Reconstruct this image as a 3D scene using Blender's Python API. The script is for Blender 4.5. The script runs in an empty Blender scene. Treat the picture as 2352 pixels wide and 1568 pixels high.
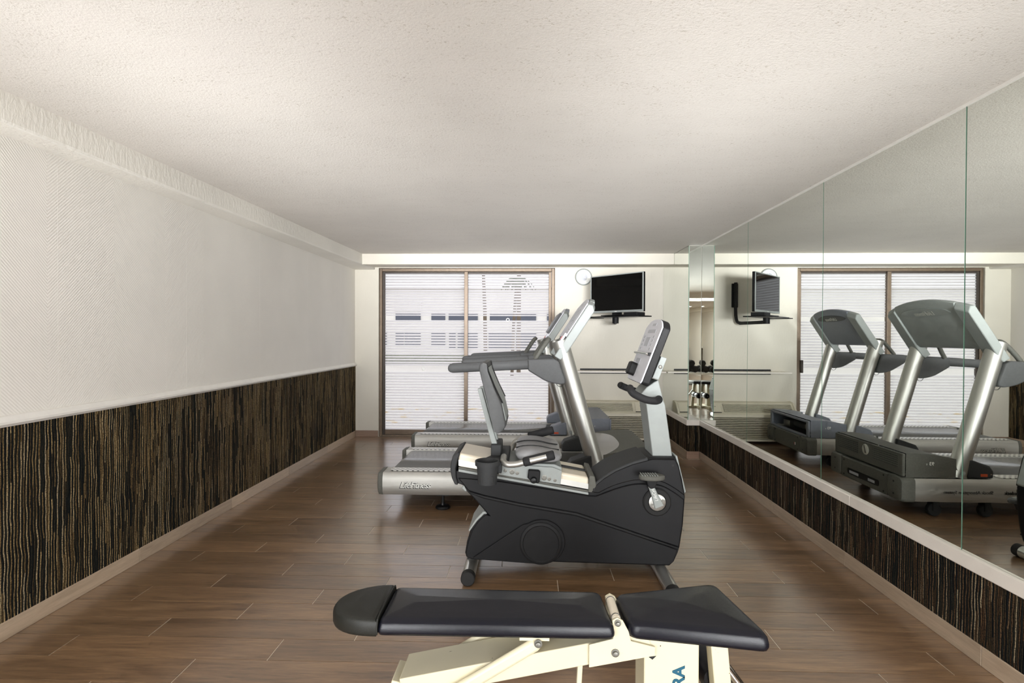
import bpy, bmesh, math, random
from mathutils import Vector, Matrix
random.seed(7)
S = bpy.context.scene
C = bpy.context.collection

# ------------------------------------------------------------------ camera
CAM_H = 1.22
def cam_axes(yaw, pitch, roll):
    f = Vector((math.sin(yaw)*math.cos(pitch), math.cos(yaw)*math.cos(pitch), math.sin(pitch)))
    r = Vector((math.cos(yaw), -math.sin(yaw), 0)); u = r.cross(f)
    c, s = math.cos(roll), math.sin(roll)
    return c*r + s*u, -s*r + c*u, f
cd = bpy.data.cameras.new('camera'); cam = bpy.data.objects.new('camera', cd); C.objects.link(cam)
cd.sensor_width = 36; cd.sensor_fit = 'HORIZONTAL'; cd.lens = 36*1250/2352
cd.clip_start = 0.05; cd.clip_end = 300
_r, _u, _f = cam_axes(-.02968, -.00992, .00371)
cam.matrix_world = Matrix(((_r.x, _u.x, -_f.x, 0), (_r.y, _u.y, -_f.y, 0), (_r.z, _u.z, -_f.z, CAM_H), (0, 0, 0, 1)))
S.camera = cam

# ------------------------------------------------------------------ light
S.view_settings.view_transform = 'Standard'; S.view_settings.look = 'None'
S.view_settings.exposure = 0.2; S.view_settings.gamma = 1.0
S.view_settings.use_curve_mapping = False
W = bpy.data.worlds.new('overcast_sky'); S.world = W; W.use_nodes = True
bg = W.node_tree.nodes['Background']
bg.inputs[0].default_value = (.95, .955, 1.0, 1); bg.inputs[1].default_value = 1.5
def area(name, loc, target, sx, sy, power, col=(1, .97, .92), spread=180):
    l = bpy.data.lights.new(name, 'AREA'); l.shape = 'RECTANGLE'; l.size = sx; l.size_y = sy
    l.energy = power; l.color = col
    l.spread = math.radians(spread)
    o = bpy.data.objects.new(name, l); C.objects.link(o); o.location = loc
    o.rotation_euler = (Vector(target) - Vector(loc)).to_track_quat('-Z', 'Y').to_euler()
    return o
area('added_softbox', (-1.4, -.6, .80), (-.9, 5, 1.15), 1.3, 1.3, 34, (.965, .985, 1), 130)  # added pair of fill lights behind the camera, out of view
area('added_softbox.001', (.92, -.6, .80), (.5, 5, 1.15), 1.4, 1.3, 32, (.965, .985, 1), 130)
area('added_uplight', (-1.38, -.45, 1.40), (-.9, 5.4, 2.10), 1.2, .5, 14.5, (.97, .985, 1), 36)  # added pair, unseen, to brighten the far ceiling
area('added_uplight.001', (.95, -.45, 1.40), (.5, 5.4, 2.10), 1.3, .5, 15, (.97, .985, 1), 36)
area('added_rear_fill.001', (-.1, -5.2, 2.09), (-.1, -5.2, 0), 2.6, .9, 60, (1, .985, .96))  # added fill for the rear room and beyond, no known fixture here
area('added_rear_fill', (-.1, -1.9, 2.09), (-.1, -1.9, 0), 2.6, .9, 34, (1, .985, .96))
S.cycles.max_bounces = 8; S.cycles.diffuse_bounces = 5; S.cycles.glossy_bounces = 5
S.cycles.use_adaptive_sampling = True; S.cycles.adaptive_threshold = .08; S.cycles.adaptive_min_samples = 14
S.cycles.transmission_bounces = 8; S.cycles.transparent_max_bounces = 12
S.cycles.caustics_reflective = True; S.cycles.caustics_refractive = False; S.cycles.sample_clamp_indirect = 6
S.cycles.use_denoising = True
try: S.cycles.denoiser = 'OPENIMAGEDENOISE'
except Exception: pass

# ------------------------------------------------------------------ materials
def lin(r, g, b):
    f = lambda c: (c/255)/12.92 if c/255 <= .04045 else ((c/255+.055)/1.055)**2.4
    return (f(r), f(g), f(b), 1)
MATS = {}
class NT:
    def __init__(s, name):
        s.m = bpy.data.materials.new(name); s.m.use_nodes = True; s.t = s.m.node_tree
        s.n = s.t.nodes; s.b = s.n['Principled BSDF']; s.out = s.n['Material Output']; MATS[name] = s.m
    def node(s, typ, **kw):
        n = s.n.new(typ)
        for k, v in kw.items(): setattr(n, k, v)
        return n
    def link(s, a, b): s.t.links.new(a, b)
    def val(s, node, **kw):
        for k, v in kw.items(): node.inputs[k.replace('_', ' ')].default_value = v
        return node
    def coord(s, kind='Object', scale=(1, 1, 1)):
        tc = s.node('ShaderNodeTexCoord'); mp = s.node('ShaderNodeMapping'); mp.inputs['Scale'].default_value = scale
        s.link(tc.outputs[kind], mp.inputs[0]); return mp.outputs[0]
    def noise(s, vec, scale, detail=4, rough=.5, dist=0):
        n = s.node('ShaderNodeTexNoise'); s.link(vec, n.inputs['Vector'])
        n.inputs['Scale'].default_value = scale; n.inputs['Detail'].default_value = detail
        n.inputs['Roughness'].default_value = rough; n.inputs['Distortion'].default_value = dist
        return n.outputs['Fac']
    def ramp(s, fac, stops, interp='LINEAR'):
        r = s.node('ShaderNodeValToRGB'); r.color_ramp.interpolation = interp
        e = r.color_ramp.elements
        while len(e) < len(stops): e.new(.5)
        for i, (p, c) in enumerate(stops): e[i].position = p; e[i].color = c
        s.link(fac, r.inputs[0]); return r.outputs[0]
    def math(s, op, a, b=None, c=None):
        n = s.node('ShaderNodeMath', operation=op)
        for i, v in enumerate((a, b, c)):
            if v is None: continue
            if isinstance(v, (int, float)): n.inputs[i].default_value = v
            else: s.link(v, n.inputs[i])
        return n.outputs[0]
    def bump(s, h, strength=.3, dist=.01):
        b = s.node('ShaderNodeBump'); b.inputs['Strength'].default_value = strength; b.inputs['Distance'].default_value = dist
        s.link(h, b.inputs['Height']); s.link(b.outputs[0], s.b.inputs['Normal']); return b
    def mix(s, fac, a, b):
        n = s.node('ShaderNodeMix', data_type='RGBA')
        if isinstance(fac, (int, float)): n.inputs[0].default_value = fac
        else: s.link(fac, n.inputs[0])
        for i, v in ((6, a), (7, b)):
            if isinstance(v, tuple): n.inputs[i].default_value = v
            else: s.link(v, n.inputs[i])
        return n.outputs[2]
def simple(name, col, rough=.5, metal=0., spec=.5, noise=0., nscale=40, bump=0., coat=0., stretch=(1, 1, 1)):
    t = NT(name); b = t.b
    b.inputs['Roughness'].default_value = rough; b.inputs['Metallic'].default_value = metal
    b.inputs['Specular IOR Level'].default_value = spec; b.inputs['Coat Weight'].default_value = coat
    b.inputs['Base Color'].default_value = col
    if noise or bump:
        v = t.coord('Object', stretch); f = t.noise(v, nscale, 5, .6)
        if noise:
            d = tuple(max(0, c*(1-noise)) for c in col[:3]) + (1,); l = tuple(min(1, c*(1+noise)) for c in col[:3]) + (1,)
            t.link(t.ramp(f, [(.3, d), (.7, l)]), b.inputs['Base Color'])
        if bump: t.bump(f, bump, .004)
    return t.m

# painted plaster, several finishes
def plaster(name, col, kind):
    t = NT(name); t.b.inputs['Roughness'].default_value = .75; t.b.inputs['Specular IOR Level'].default_value = .3
    v = t.coord('Object'); big = t.noise(v, 1.1, 3, .6)
    c2 = tuple(c*.93 for c in col[:3]) + (1,)
    colr = t.ramp(big, [(.35, c2), (.65, col)])
    if kind == 'ceiling':
        v2 = t.coord('Object', (1, 1.0, 1))
        fine = t.noise(v2, 105, 4, .65, .6)
        str_ = t.noise(t.coord('Object', (.8, 3.2, 1)), 4.2, 5, .7, .8)
        patch = t.ramp(str_, [(.42, (0, 0, 0, 1)), (.62, (1, 1, 1, 1))])
        speck = t.ramp(fine, [(.34, (1, 1, 1, 1)), (.43, (0, 0, 0, 1))])
        f = t.math('MULTIPLY', patch, speck)
        t.link(t.mix(t.math('MULTIPLY', f, .6), colr, lin(150, 138, 118)), t.b.inputs['Base Color'])
        t.bump(fine, .32, .005)
    elif kind == 'beam':
        fine = t.noise(t.coord('Object', (1, 1, .45)), 48, 4, .6, .4)
        t.link(colr, t.b.inputs['Base Color']); t.bump(fine, .4, .008)
    elif kind == 'wall':
        # combed plaster: fine diagonal ribs in broad vertical strips, faint seams
        tc = t.node('ShaderNodeTexCoord'); sp = t.node('ShaderNodeSeparateXYZ'); t.link(tc.outputs['Object'], sp.inputs[0])
        y, z = sp.outputs['Y'], sp.outputs['Z']
        strip = t.math('FLOOR', t.math('MULTIPLY', y, 2.6)); par = t.math('MODULO', t.math('ABSOLUTE', strip), 2)
        sgn = t.math('SUBTRACT', t.math('MULTIPLY', par, 2), 1)
        ph = t.math('MULTIPLY', t.math('ADD', z, t.math('MULTIPLY', y, sgn)), 420)
        rib = t.math('SINE', ph); nz = t.noise(v, 60, 3, .5)
        t.link(colr, t.b.inputs['Base Color'])
        t.bump(t.math('ADD', t.math('MULTIPLY', rib, .5), nz), .14, .004)
    else:
        fine = t.noise(t.coord('Object', (1, 1, .35)), 70, 4, .6)
        t.link(colr, t.b.inputs['Base Color']); t.bump(fine, .28, .005)
    return t.m
plaster('ceiling_plaster', lin(219, 214, 207), 'ceiling')
plaster('beam_plaster', lin(238, 235, 227), 'beam')
plaster('wall_plaster', lin(240, 237, 231), 'wall')
plaster('back_plaster', lin(224, 219, 207), 'back')
simple('white_trim', lin(240, 238, 233), .35, noise=.03, nscale=12)
simple('cream_ledge', lin(236, 229, 220), .4, noise=.04, nscale=9)
simple('wall_core', lin(225, 220, 210), .8)

# carpet wall covering, vertical loop ribs
def carpet(name, axis, tan, warm, PITCH_=.0072):
    t = NT(name); t.b.inputs['Roughness'].default_value = .95; t.b.inputs['Specular IOR Level'].default_value = .1
    sc = (1, 1, 1)
    tc = t.node('ShaderNodeTexCoord'); sp = t.node('ShaderNodeSeparateXYZ'); t.link(tc.outputs['Object'], sp.inputs[0])
    h = sp.outputs[axis]; z = sp.outputs['Z']
    wob = t.noise(t.coord('Object', (14, 14, 9)), 1, 3, .6)
    hh = t.math('ADD', h, t.math('MULTIPLY', wob, .014))
    def vec(sh, sz):
        cb = t.node('ShaderNodeCombineXYZ'); t.link(t.math('MULTIPLY', hh, sh), cb.inputs[0]); t.link(t.math('MULTIPLY', z, sz), cb.inputs[1]); return cb.outputs[0]
    wv = t.noise(t.coord('Object', (1, 1, 1)), 7, 2, .5); wv2 = t.noise(t.coord('Object', (5, 5, 1)), 9, 2, .5)
    hh = t.math('ADD', h, t.math('ADD', t.math('MULTIPLY', wv, .022), t.math('MULTIPLY', wv2, .010)))
    u = t.math('MULTIPLY', hh, 1/PITCH_); idx = t.math('FLOOR', u); fr = t.math('FRACT', u)
    cell = t.node('ShaderNodeCombineXYZ'); t.link(idx, cell.inputs[0])
    zc = t.math('FLOOR', t.math('ADD', t.math('MULTIPLY', z, 5.), t.math('MULTIPLY', idx, .37))); t.link(zc, cell.inputs[1])
    wn = t.node('ShaderNodeTexWhiteNoise', noise_dimensions='2D'); t.link(cell.outputs[0], wn.inputs['Vector'])
    c1 = t.node('ShaderNodeCombineXYZ'); t.link(idx, c1.inputs[0])
    wn1 = t.node('ShaderNodeTexWhiteNoise', noise_dimensions='2D'); t.link(c1.outputs[0], wn1.inputs['Vector'])
    odd = t.math('MODULO', t.math('ABSOLUTE', idx), 2.)
    f = t.math('ADD', t.math('ADD', t.math('MULTIPLY', wn.outputs[0], .38), t.math('MULTIPLY', wn1.outputs[0], .30)), t.math('MULTIPLY', odd, .32))
    loops = t.noise(vec(150, 230), 1, 2, .6)
    broad = t.noise(vec(4, 1.2), 1, 2, .5)
    f = t.math('ADD', f, t.math('MULTIPLY', t.math('SUBTRACT', broad, .5), .25))
    colr = t.ramp(f, [(.26, (.008, .010, .010, 1)), (.42, (.024, .025, .018, 1)), (.52, (.065, .046, .024, 1)), (.61, warm), (.73, tan), (.95, (.55, .43, .27, 1))])
    prof = t.math('ADD', t.math('MULTIPLY', t.math('SINE', t.math('MULTIPLY', fr, math.pi)), .85), .15)
    dots = t.ramp(loops, [(.36, (.2, .2, .2, 1)), (.56, (1.0, 1.0, 1.0, 1))])
    mu = t.math('MULTIPLY', prof, dots)
    t.link(t.mix(mu, (.006, .007, .008, 1), colr), t.b.inputs['Base Color'])  # rib shading put into the colour: near black in the gaps
    t.bump(t.math('ADD', t.math('MULTIPLY', prof, .8), loops), .8, .008)
    return t.m
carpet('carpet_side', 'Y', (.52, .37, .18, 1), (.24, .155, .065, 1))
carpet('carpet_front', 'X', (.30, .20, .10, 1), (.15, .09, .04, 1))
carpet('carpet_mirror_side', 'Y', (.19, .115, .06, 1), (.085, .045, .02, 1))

# wood-look floor tile
def wood(name, base, dark, rough, scale=1., axis=(1, 1, 1), coat=0.):
    t = NT(name); oi = t.node('ShaderNodeObjectInfo')
    tc = t.node('ShaderNodeTexCoord'); add = t.node('ShaderNodeVectorMath', operation='ADD')
    cb = t.node('ShaderNodeCombineXYZ'); t.link(t.math('MULTIPLY', oi.outputs['Random'], 37.), cb.inputs[0]); t.link(t.math('MULTIPLY', oi.outputs['Random'], 91.), cb.inputs[1])
    t.link(tc.outputs['Object'], add.inputs[0]); t.link(cb.outputs[0], add.inputs[1])
    mp = t.node('ShaderNodeMapping'); mp.inputs['Scale'].default_value = axis; t.link(add.outputs[0], mp.inputs[0])
    g1 = t.noise(mp.outputs[0], 9*scale, 6, .65, 1.2); g2 = t.noise(mp.outputs[0], 55*scale, 5, .7, .4); g3 = t.noise(mp.outputs[0], 2.2*scale, 3, .6)
    f = t.math('ADD', t.math('MULTIPLY', g1, .46), t.math('ADD', t.math('MULTIPLY', g2, .40), t.math('MULTIPLY', g3, .14)))
    mid = tuple((a+b)/2 for a, b in zip(base, dark))
    col = t.ramp(f, [(.34, dark), (.5, mid), (.64, base)])
    hs = t.node('ShaderNodeHueSaturation'); t.link(col, hs.inputs['Color']); t.link(t.math('ADD', t.math('MULTIPLY', oi.outputs['Random'], .34), .83), hs.inputs['Value'])
    t.link(hs.outputs[0], t.b.inputs['Base Color'])
    t.link(t.math('ADD', t.math('MULTIPLY', g1, .16), rough), t.b.inputs['Roughness']); t.b.inputs['Coat Weight'].default_value = coat; t.b.inputs['Coat Roughness'].default_value = .2; t.b.inputs['Coat IOR'].default_value = 1.6
    t.b.inputs['IOR'].default_value = 1.85
    t.bump(t.math('ADD', g1, t.math('MULTIPLY', g2, .5)), .09, .003)
    return t.m
wood('floor_tile', lin(152, 119, 86), lin(84, 60, 40), .28, 1., (.16, 1.6, 1), .9)
wood('skirting_tile', lin(194, 174, 150), lin(154, 134, 112), .3, 1., (1.6, .16, 1.6))
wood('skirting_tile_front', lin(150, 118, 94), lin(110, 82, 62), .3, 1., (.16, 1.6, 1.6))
simple('grout', lin(236, 226, 210), .8, noise=.08, nscale=30)

def mirror_mat():
    t = NT('mirror_glass'); b = t.b
    b.inputs['Base Color'].default_value = (.89, .92, .88, 1); b.inputs['Metallic'].default_value = 1; b.inputs['Roughness'].default_value = .012
    return t.m
mirror_mat()
simple('mirror_edge', lin(120, 160, 140), .15, spec=.8)
simple('bronze_frame', lin(116, 100, 84), .42, metal=.35, noise=.12, nscale=25)
simple('bronze_dark', lin(70, 62, 56), .5, metal=.3)
simple('silver', (.46, .45, .42, 1), .52, metal=.75, noise=.1, nscale=6, stretch=(.3, 8, 8))
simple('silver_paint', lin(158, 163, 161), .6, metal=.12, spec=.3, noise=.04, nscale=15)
simple('silver_light', lin(205, 204, 200), .4, metal=.25)
simple('tube_silver', (.50, .495, .465, 1), .40, metal=.85)
simple('grey_plastic', lin(90, 91, 92), .6, spec=.3, noise=.06, nscale=60, bump=.05)
simple('seat_grey', lin(138, 138, 140), .38, noise=.06, nscale=40, bump=.05)
simple('grey_plastic_blue', lin(122, 127, 138), .5, noise=.05, nscale=50)
simple('hood_dark', lin(96, 96, 90), .6, spec=.3, noise=.12, nscale=80, bump=.04)
simple('charcoal', lin(56, 57, 58), .6, spec=.25, noise=.08, nscale=70)
simple('black_plastic', lin(30, 30, 31), .55, spec=.22, noise=.1, nscale=30, bump=.02)
simple('black_gloss', lin(20, 20, 21), .35, spec=.3)
simple('black_dull', lin(16, 16, 17), .6)
simple('rubber', lin(28, 28, 28), .75, noise=.1, nscale=60)
simple('belt', lin(104, 104, 104), .22, spec=.9, noise=.06, nscale=12, stretch=(1, 8, 1))
simple('shell_black', lin(17, 17, 19), .46, spec=.25, noise=.08, nscale=14, bump=.015)
simple('screen_black', (.001, .001, .001, 1), .06, spec=.22)
simple('cream_rail', lin(232, 222, 202), .35, metal=.1)
simple('aluminium', (.66, .66, .63, 1), .3, metal=.85)
simple('overlay_white', lin(220, 221, 228), .5, spec=.25, noise=.03, nscale=20)
simple('overlay_grey', lin(176, 178, 186), .35)
simple('button_red', lin(150, 40, 36), .4)
simple('label_orange', lin(200, 80, 40), .5)
simple('ink_black', lin(20, 20, 20), .6)
simple('ink_white', lin(238, 238, 234), .5)
simple('ink_silver', lin(205, 205, 198), .35, metal=.3)
simple('ink_teal', lin(10, 80, 104), .5)
simple('ac_cream', lin(226, 220, 200), .5, noise=.05, nscale=8)
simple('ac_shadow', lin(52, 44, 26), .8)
simple('chrome', (.75, .75, .74, 1), .12, metal=1)
simple('steel_bolt', (.20, .195, .175, 1), .45, metal=.7)
simple('foam_black', lin(30, 30, 32), .8, noise=.15, nscale=90, bump=.1)
simple('rust', lin(120, 78, 44), .7)
simple('stain', lin(226, 208, 160), .7)

def leather(name, col, rough):
    t = NT(name); t.b.inputs['Base Color'].default_value = col; t.b.inputs['Roughness'].default_value = rough; t.b.inputs['Specular IOR Level'].default_value = .36
    v = t.coord('Object'); n = t.node('ShaderNodeTexVoronoi'); t.link(v, n.inputs['Vector']); n.inputs['Scale'].default_value = 520
    w = t.noise(v, 14, 3, .5)
    t.bump(t.math('ADD', t.math('MULTIPLY', n.outputs['Distance'], .4), t.math('MULTIPLY', w, 1.4)), .14, .004)
    return t.m
leather('vinyl_navy', lin(15, 16, 25), .27); leather('vinyl_cap', lin(30, 30, 26), .5)
def worn_paint(name, col):
    t = NT(name); v = t.coord('Object'); t.b.inputs['Roughness'].default_value = .42
    n = t.noise(v, 26, 6, .7, .3); m = t.noise(v, 3.0, 3, .5)
    chip = t.math('MULTIPLY', t.ramp(n, [(.685, (0, 0, 0, 1)), (.70, (1, 1, 1, 1))]), 1.)
    base = t.ramp(m, [(.3, tuple(c*.88 for c in col[:3]) + (1,)), (.7, col)])
    t.link(t.mix(chip, base, lin(88, 72, 52)), t.b.inputs['Base Color']); return t.m
worn_paint('cream_paint', lin(216, 207, 178))

def perforated(name, hole, cell, base):
    # flat printed grip pattern: rows of dark dots
    t = NT(name); t.b.inputs['Roughness'].default_value = .4; t.b.inputs['Metallic'].default_value = .25
    tc = t.node('ShaderNodeTexCoord'); sp = t.node('ShaderNodeSeparateXYZ'); t.link(tc.outputs['Object'], sp.inputs[0])
    ry = t.math('MULTIPLY', sp.outputs['Y'], 1/cell[1]); rowi = t.math('FLOOR', ry)
    rx = t.math('ADD', t.math('MULTIPLY', sp.outputs['X'], 1/cell[0]), t.math('MULTIPLY', rowi, .5))
    fx = t.math('SUBTRACT', t.math('FRACT', rx), .5); fy = t.math('SUBTRACT', t.math('FRACT', ry), .5)
    d = t.math('ADD', t.math('POWER', t.math('ABSOLUTE', fx), 2.), t.math('POWER', t.math('ABSOLUTE', fy), 2.))
    t.link(t.mix(t.math('LESS_THAN', d, hole*hole), base, lin(62, 60, 58)), t.b.inputs['Base Color']); return t.m
perforated('grip_strip', .27, (.037, .021), lin(222, 221, 217))
perforated('vent_holes', .3, (.013, .018), lin(70, 72, 70))
def mesh_grille(name, col, dark, sx, sz, ax='Y'):
    t = NT(name); t.b.inputs['Roughness'].default_value = .5
    tc = t.node('ShaderNodeTexCoord'); sp = t.node('ShaderNodeSeparateXYZ'); t.link(tc.outputs['Object'], sp.inputs[0])
    a = t.math('GREATER_THAN', t.math('FRACT', t.math('MULTIPLY', sp.outputs[ax], 1/sx)), .4)
    b = t.math('GREATER_THAN', t.math('FRACT', t.math('MULTIPLY', sp.outputs['Z'], 1/sz)), .35)
    t.link(t.mix(t.math('MULTIPLY', a, b), col, dark), t.b.inputs['Base Color']); return t.m
mesh_grille('hood_vents', lin(104, 106, 100), lin(14, 15, 15), .0125, .0145)

# window film: frosted stripes printed on clear glass
def film():
    t = NT('frosted_film_glass'); n = t.n
    tc = t.node('ShaderNodeTexCoord'); sp = t.node('ShaderNodeSeparateXYZ'); t.link(tc.outputs['Object'], sp.inputs[0])
    z = sp.outputs['Z']
    PITCH = .0334
    fr = t.math('FRACT', t.math('MULTIPLY', t.math('SUBTRACT', z, 1.4100), 1/PITCH))
    gap = t.math('LESS_THAN', fr, .27)
    def band(a, b): return t.math('MULTIPLY', t.math('GREATER_THAN', z, a), t.math('LESS_THAN', z, b))
    w1 = band(1.408, 1.462); w2 = band(.781, .858)
    f1 = t.math('SUBTRACT', 1., t.math('MAXIMUM', band(1.385, 1.4079), band(1.4621, 1.4765)))
    clear = t.math('MULTIPLY', t.math('MAXIMUM', gap, w1), f1)
    clear = t.math('MULTIPLY', clear, t.math('SUBTRACT', 1., band(.765, .88)))
    clear = t.math('MAXIMUM', clear, w2)
    # dirt: ochre stains near the foot of the door
    st = t.noise(t.coord('Object', (3, 1, 16)), 1.6, 4, .6)
    stain = t.math('MULTIPLY', t.ramp(st, [(.56, (0, 0, 0, 1)), (.66, (1, 1, 1, 1))]), band(.16, .34))
    tr = n.new('ShaderNodeBsdfTranslucent'); t.link(t.mix(t.math('MULTIPLY', stain, .8), (.80, .79, .80, 1), lin(216, 196, 152)), tr.inputs[0])
    df = n.new('ShaderNodeBsdfDiffuse'); df.inputs[0].default_value = (.8, .8, .8, 1)
    fm = n.new('ShaderNodeMixShader'); fm.inputs[0].default_value = .14; t.link(tr.outputs[0], fm.inputs[1]); t.link(df.outputs[0], fm.inputs[2])
    tp = n.new('ShaderNodeBsdfTransparent'); tp.inputs[0].default_value = (.93, .94, .95, 1)
    gl = n.new('ShaderNodeBsdfGlossy'); gl.inputs['Roughness'].default_value = .02
    gm = n.new('ShaderNodeMixShader'); gm.inputs[0].default_value = .0; t.link(tp.outputs[0], gm.inputs[1]); t.link(gl.outputs[0], gm.inputs[2])
    mx = n.new('ShaderNodeMixShader'); t.link(clear, mx.inputs[0]); t.link(fm.outputs[0], mx.inputs[1]); t.link(gm.outputs[0], mx.inputs[2])
    t.link(mx.outputs[0], t.out.inputs['Surface']); return t.m
film()
simple('facade', lin(240, 236, 228), .8, noise=.03, nscale=1)
simple('facade_trim', lin(226, 222, 216), .8)
simple('facade_glass', lin(88, 92, 104), .25)
simple('outdoor_paving', lin(206, 200, 192), .85, noise=.06, nscale=1)
simple('palm_trunk', lin(112, 100, 86), .9, noise=.2, nscale=8)
simple('palm_leaf', lin(70, 86, 52), .7)
simple('hedge', lin(92, 100, 70), .9, noise=.3, nscale=12)

# ------------------------------------------------------------------ mesh helpers
class MB:
    def __init__(s): s.v = []; s.f = []; s.mi = []; s.cur = 0
    def add(s, vs, fs):
        o = len(s.v); s.v += [tuple(p) for p in vs]; s.f += [tuple(i+o for i in f) for f in fs]; s.mi += [s.cur]*len(fs); return s
    def box(s, x0, x1, y0, y1, z0, z1):
        vs = [(x, y, z) for x in (x0, x1) for y in (y0, y1) for z in (z0, z1)]
        return s.add(vs, [(0, 1, 3, 2), (4, 6, 7, 5), (0, 4, 5, 1), (2, 3, 7, 6), (0, 2, 6, 4), (1, 5, 7, 3)])
    def prism(s, poly, a, b, axis='y'):
        """poly: 2D points; axis y: (x,z) between y=a..b; x: (y,z); z: (x,y)"""
        def mk(p, h):
            return {'y': (p[0], h, p[1]), 'x': (h, p[0], p[1]), 'z': (p[0], p[1], h)}[axis]
        n = len(poly); vs = [mk(p, a) for p in poly] + [mk(p, b) for p in poly]
        fs = [(i, (i+1) % n, n+(i+1) % n, n+i) for i in range(n)] + [tuple(range(n-1, -1, -1)), tuple(range(n, 2*n))]
        return s.add(vs, fs)
    def loft(s, rings, cap=True, closed=True):
        n = len(rings[0]); vs = [p for r in rings for p in r]; fs = []
        for k in range(len(rings)-1):
            for i in range(n if closed else n-1):
                j = (i+1) % n; fs.append((k*n+i, k*n+j, (k+1)*n+j, (k+1)*n+i))
        if cap: fs += [tuple(range(n-1, -1, -1)), tuple(range((len(rings)-1)*n, len(rings)*n))]
        return s.add(vs, fs)
    def tube(s, path, r, n=14, ry=None, cap=True):
        """path of points; r radius or list; ry: second radius (elliptic, along 'binormal')"""
        P = [Vector(p) for p in path]; rings = []
        rs = r if isinstance(r, (list, tuple)) else [r]*len(P)
        t0 = (P[1]-P[0]).normalized(); up = Vector((0, 1, 0)) if abs(t0.y) < .9 else Vector((1, 0, 0))
        u = (up - t0*up.dot(t0)).normalized()
        for i, p in enumerate(P):
            if i == 0: t = P[1]-P[0]
            elif i == len(P)-1: t = P[-1]-P[-2]
            else: t = (P[i+1]-P[i]).normalized() + (P[i]-P[i-1]).normalized()
            t.normalize(); u = (u - t*u.dot(t)).normalized(); w = t.cross(u)
            b = ry if ry else rs[i]
            if ry: b = ry*rs[i]/rs[0]
            rings.append([p + u*(b*math.cos(2*math.pi*k/n)) + w*(rs[i]*math.sin(2*math.pi*k/n)) for k in range(n)])
        return s.loft(rings, cap)
    def cyl(s, p0, p1, r, n=20, r2=None): return s.tube([p0, p1], [r, r if r2 is None else r2], n)
    def rev(s, c, axis, prof, n=28):
        """prof: list of (radius, offset along axis)"""
        a = Vector(axis).normalized(); up = Vector((0, 0, 1)) if abs(a.z) < .9 else Vector((1, 0, 0))
        u = (up - a*up.dot(a)).normalized(); w = a.cross(u); c = Vector(c)
        return s.loft([[c + a*h + u*(r*math.cos(2*math.pi*k/n)) + w*(r*math.sin(2*math.pi*k/n)) for k in range(n)] for r, h in prof])
    def build(s, name, mat, parent=None, bevel=0., seg=2, smooth=35, sub=0, origin=None):
        root = parent
        while root is not None and root.parent is not None: root = root.parent
        off = Vector(origin) if origin is not None else (root.location.copy() if root is not None else Vector((0, 0, 0)))
        me = bpy.data.meshes.new(name)
        me.from_pydata([tuple(Vector(p)-off) for p in s.v], [], s.f)
        bm = bmesh.new(); bm.from_mesh(me); bmesh.ops.recalc_face_normals(bm, faces=bm.faces); bm.to_mesh(me); bm.free()
        mats = mat if isinstance(mat, (list, tuple)) else [mat]
        for m in mats: me.materials.append(MATS[m])
        if len(mats) > 1: me.polygons.foreach_set('material_index', s.mi)
        if smooth:
            me.polygons.foreach_set('use_smooth', [True]*len(me.polygons)); me.set_sharp_from_angle(angle=math.radians(smooth))
        o = bpy.data.objects.new(name, me); C.objects.link(o)
        if parent is not None: o.parent = parent
        elif origin is not None: o.location = origin
        if bevel:
            b = o.modifiers.new('bevel', 'BEVEL'); b.width = bevel; b.segments = seg; b.limit_method = 'ANGLE'; b.angle_limit = math.radians(40)
            b.harden_normals = False
        if sub:
            d = o.modifiers.new('sub', 'SUBSURF'); d.levels = sub; d.render_levels = sub
        return o
def tag(o, label, cat, group=None):
    o['label'] = label; o['category'] = cat
    if group: o['group'] = group
    return o
def thing(name, label, cat, loc, group=None):
    o = bpy.data.objects.new(name, None); C.objects.link(o); o.location = loc; o.empty_display_size = .1
    return tag(o, label, cat, group)
def struct(o): o['kind'] = 'structure'; return o
def rrect(x0, x1, y0, y1, r, n=5):
    pts = []
    for cx, cy, a in ((x1-r, y1-r, 0), (x0+r, y1-r, 90), (x0+r, y0+r, 180), (x1-r, y0+r, 270)):
        for k in range(n+1):
            t = math.radians(a + 90*k/n); pts.append((cx+r*math.cos(t), cy+r*math.sin(t)))
    return pts
def smooth_path(pts, n=6):
    """Catmull-Rom through 2D/3D points"""
    P = [Vector(p) for p in pts]; out = []
    for i in range(len(P)-1):
        p0 = P[max(i-1, 0)]; p1 = P[i]; p2 = P[i+1]; p3 = P[min(i+2, len(P)-1)]
        for k in range(n):
            t = k/n; out.append(.5*((2*p1) + (p2-p0)*t + (2*p0-5*p1+4*p2-p3)*t*t + (3*p1-p0-3*p2+p3)*t**3))
    out.append(P[-1]); return [tuple(p) for p in out]
def text_mesh(body, size, shear=0., extrude=.0004, bold=0., spacing=1.):
    cu = bpy.data.curves.new('t', 'FONT'); cu.body = body; cu.size = size; cu.shear = shear; cu.extrude = extrude
    cu.offset = bold; cu.space_character = spacing; cu.align_x = 'CENTER'; cu.align_y = 'CENTER'; cu.resolution_u = 3
    o = bpy.data.objects.new('t', cu); C.objects.link(o)
    dg = bpy.context.evaluated_depsgraph_get(); me = bpy.data.meshes.new_from_object(o.evaluated_get(dg))
    vs = [v.co.copy() for v in me.vertices]; fs = [tuple(p.vertices) for p in me.polygons]
    bpy.data.objects.remove(o); bpy.data.curves.remove(cu); bpy.data.meshes.remove(me)
    return vs, fs
def lettering(name, body, size, pos, right, up, mat, parent, **kw):
    vs, fs = text_mesh(body, size, **kw)
    r = Vector(right).normalized(); u = Vector(up).normalized(); n = r.cross(u); p = Vector(pos)
    m = MB(); m.add([p + r*v.x + u*v.y + n*v.z for v in vs], fs)
    return m.build(name, mat, parent, smooth=0)

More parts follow.
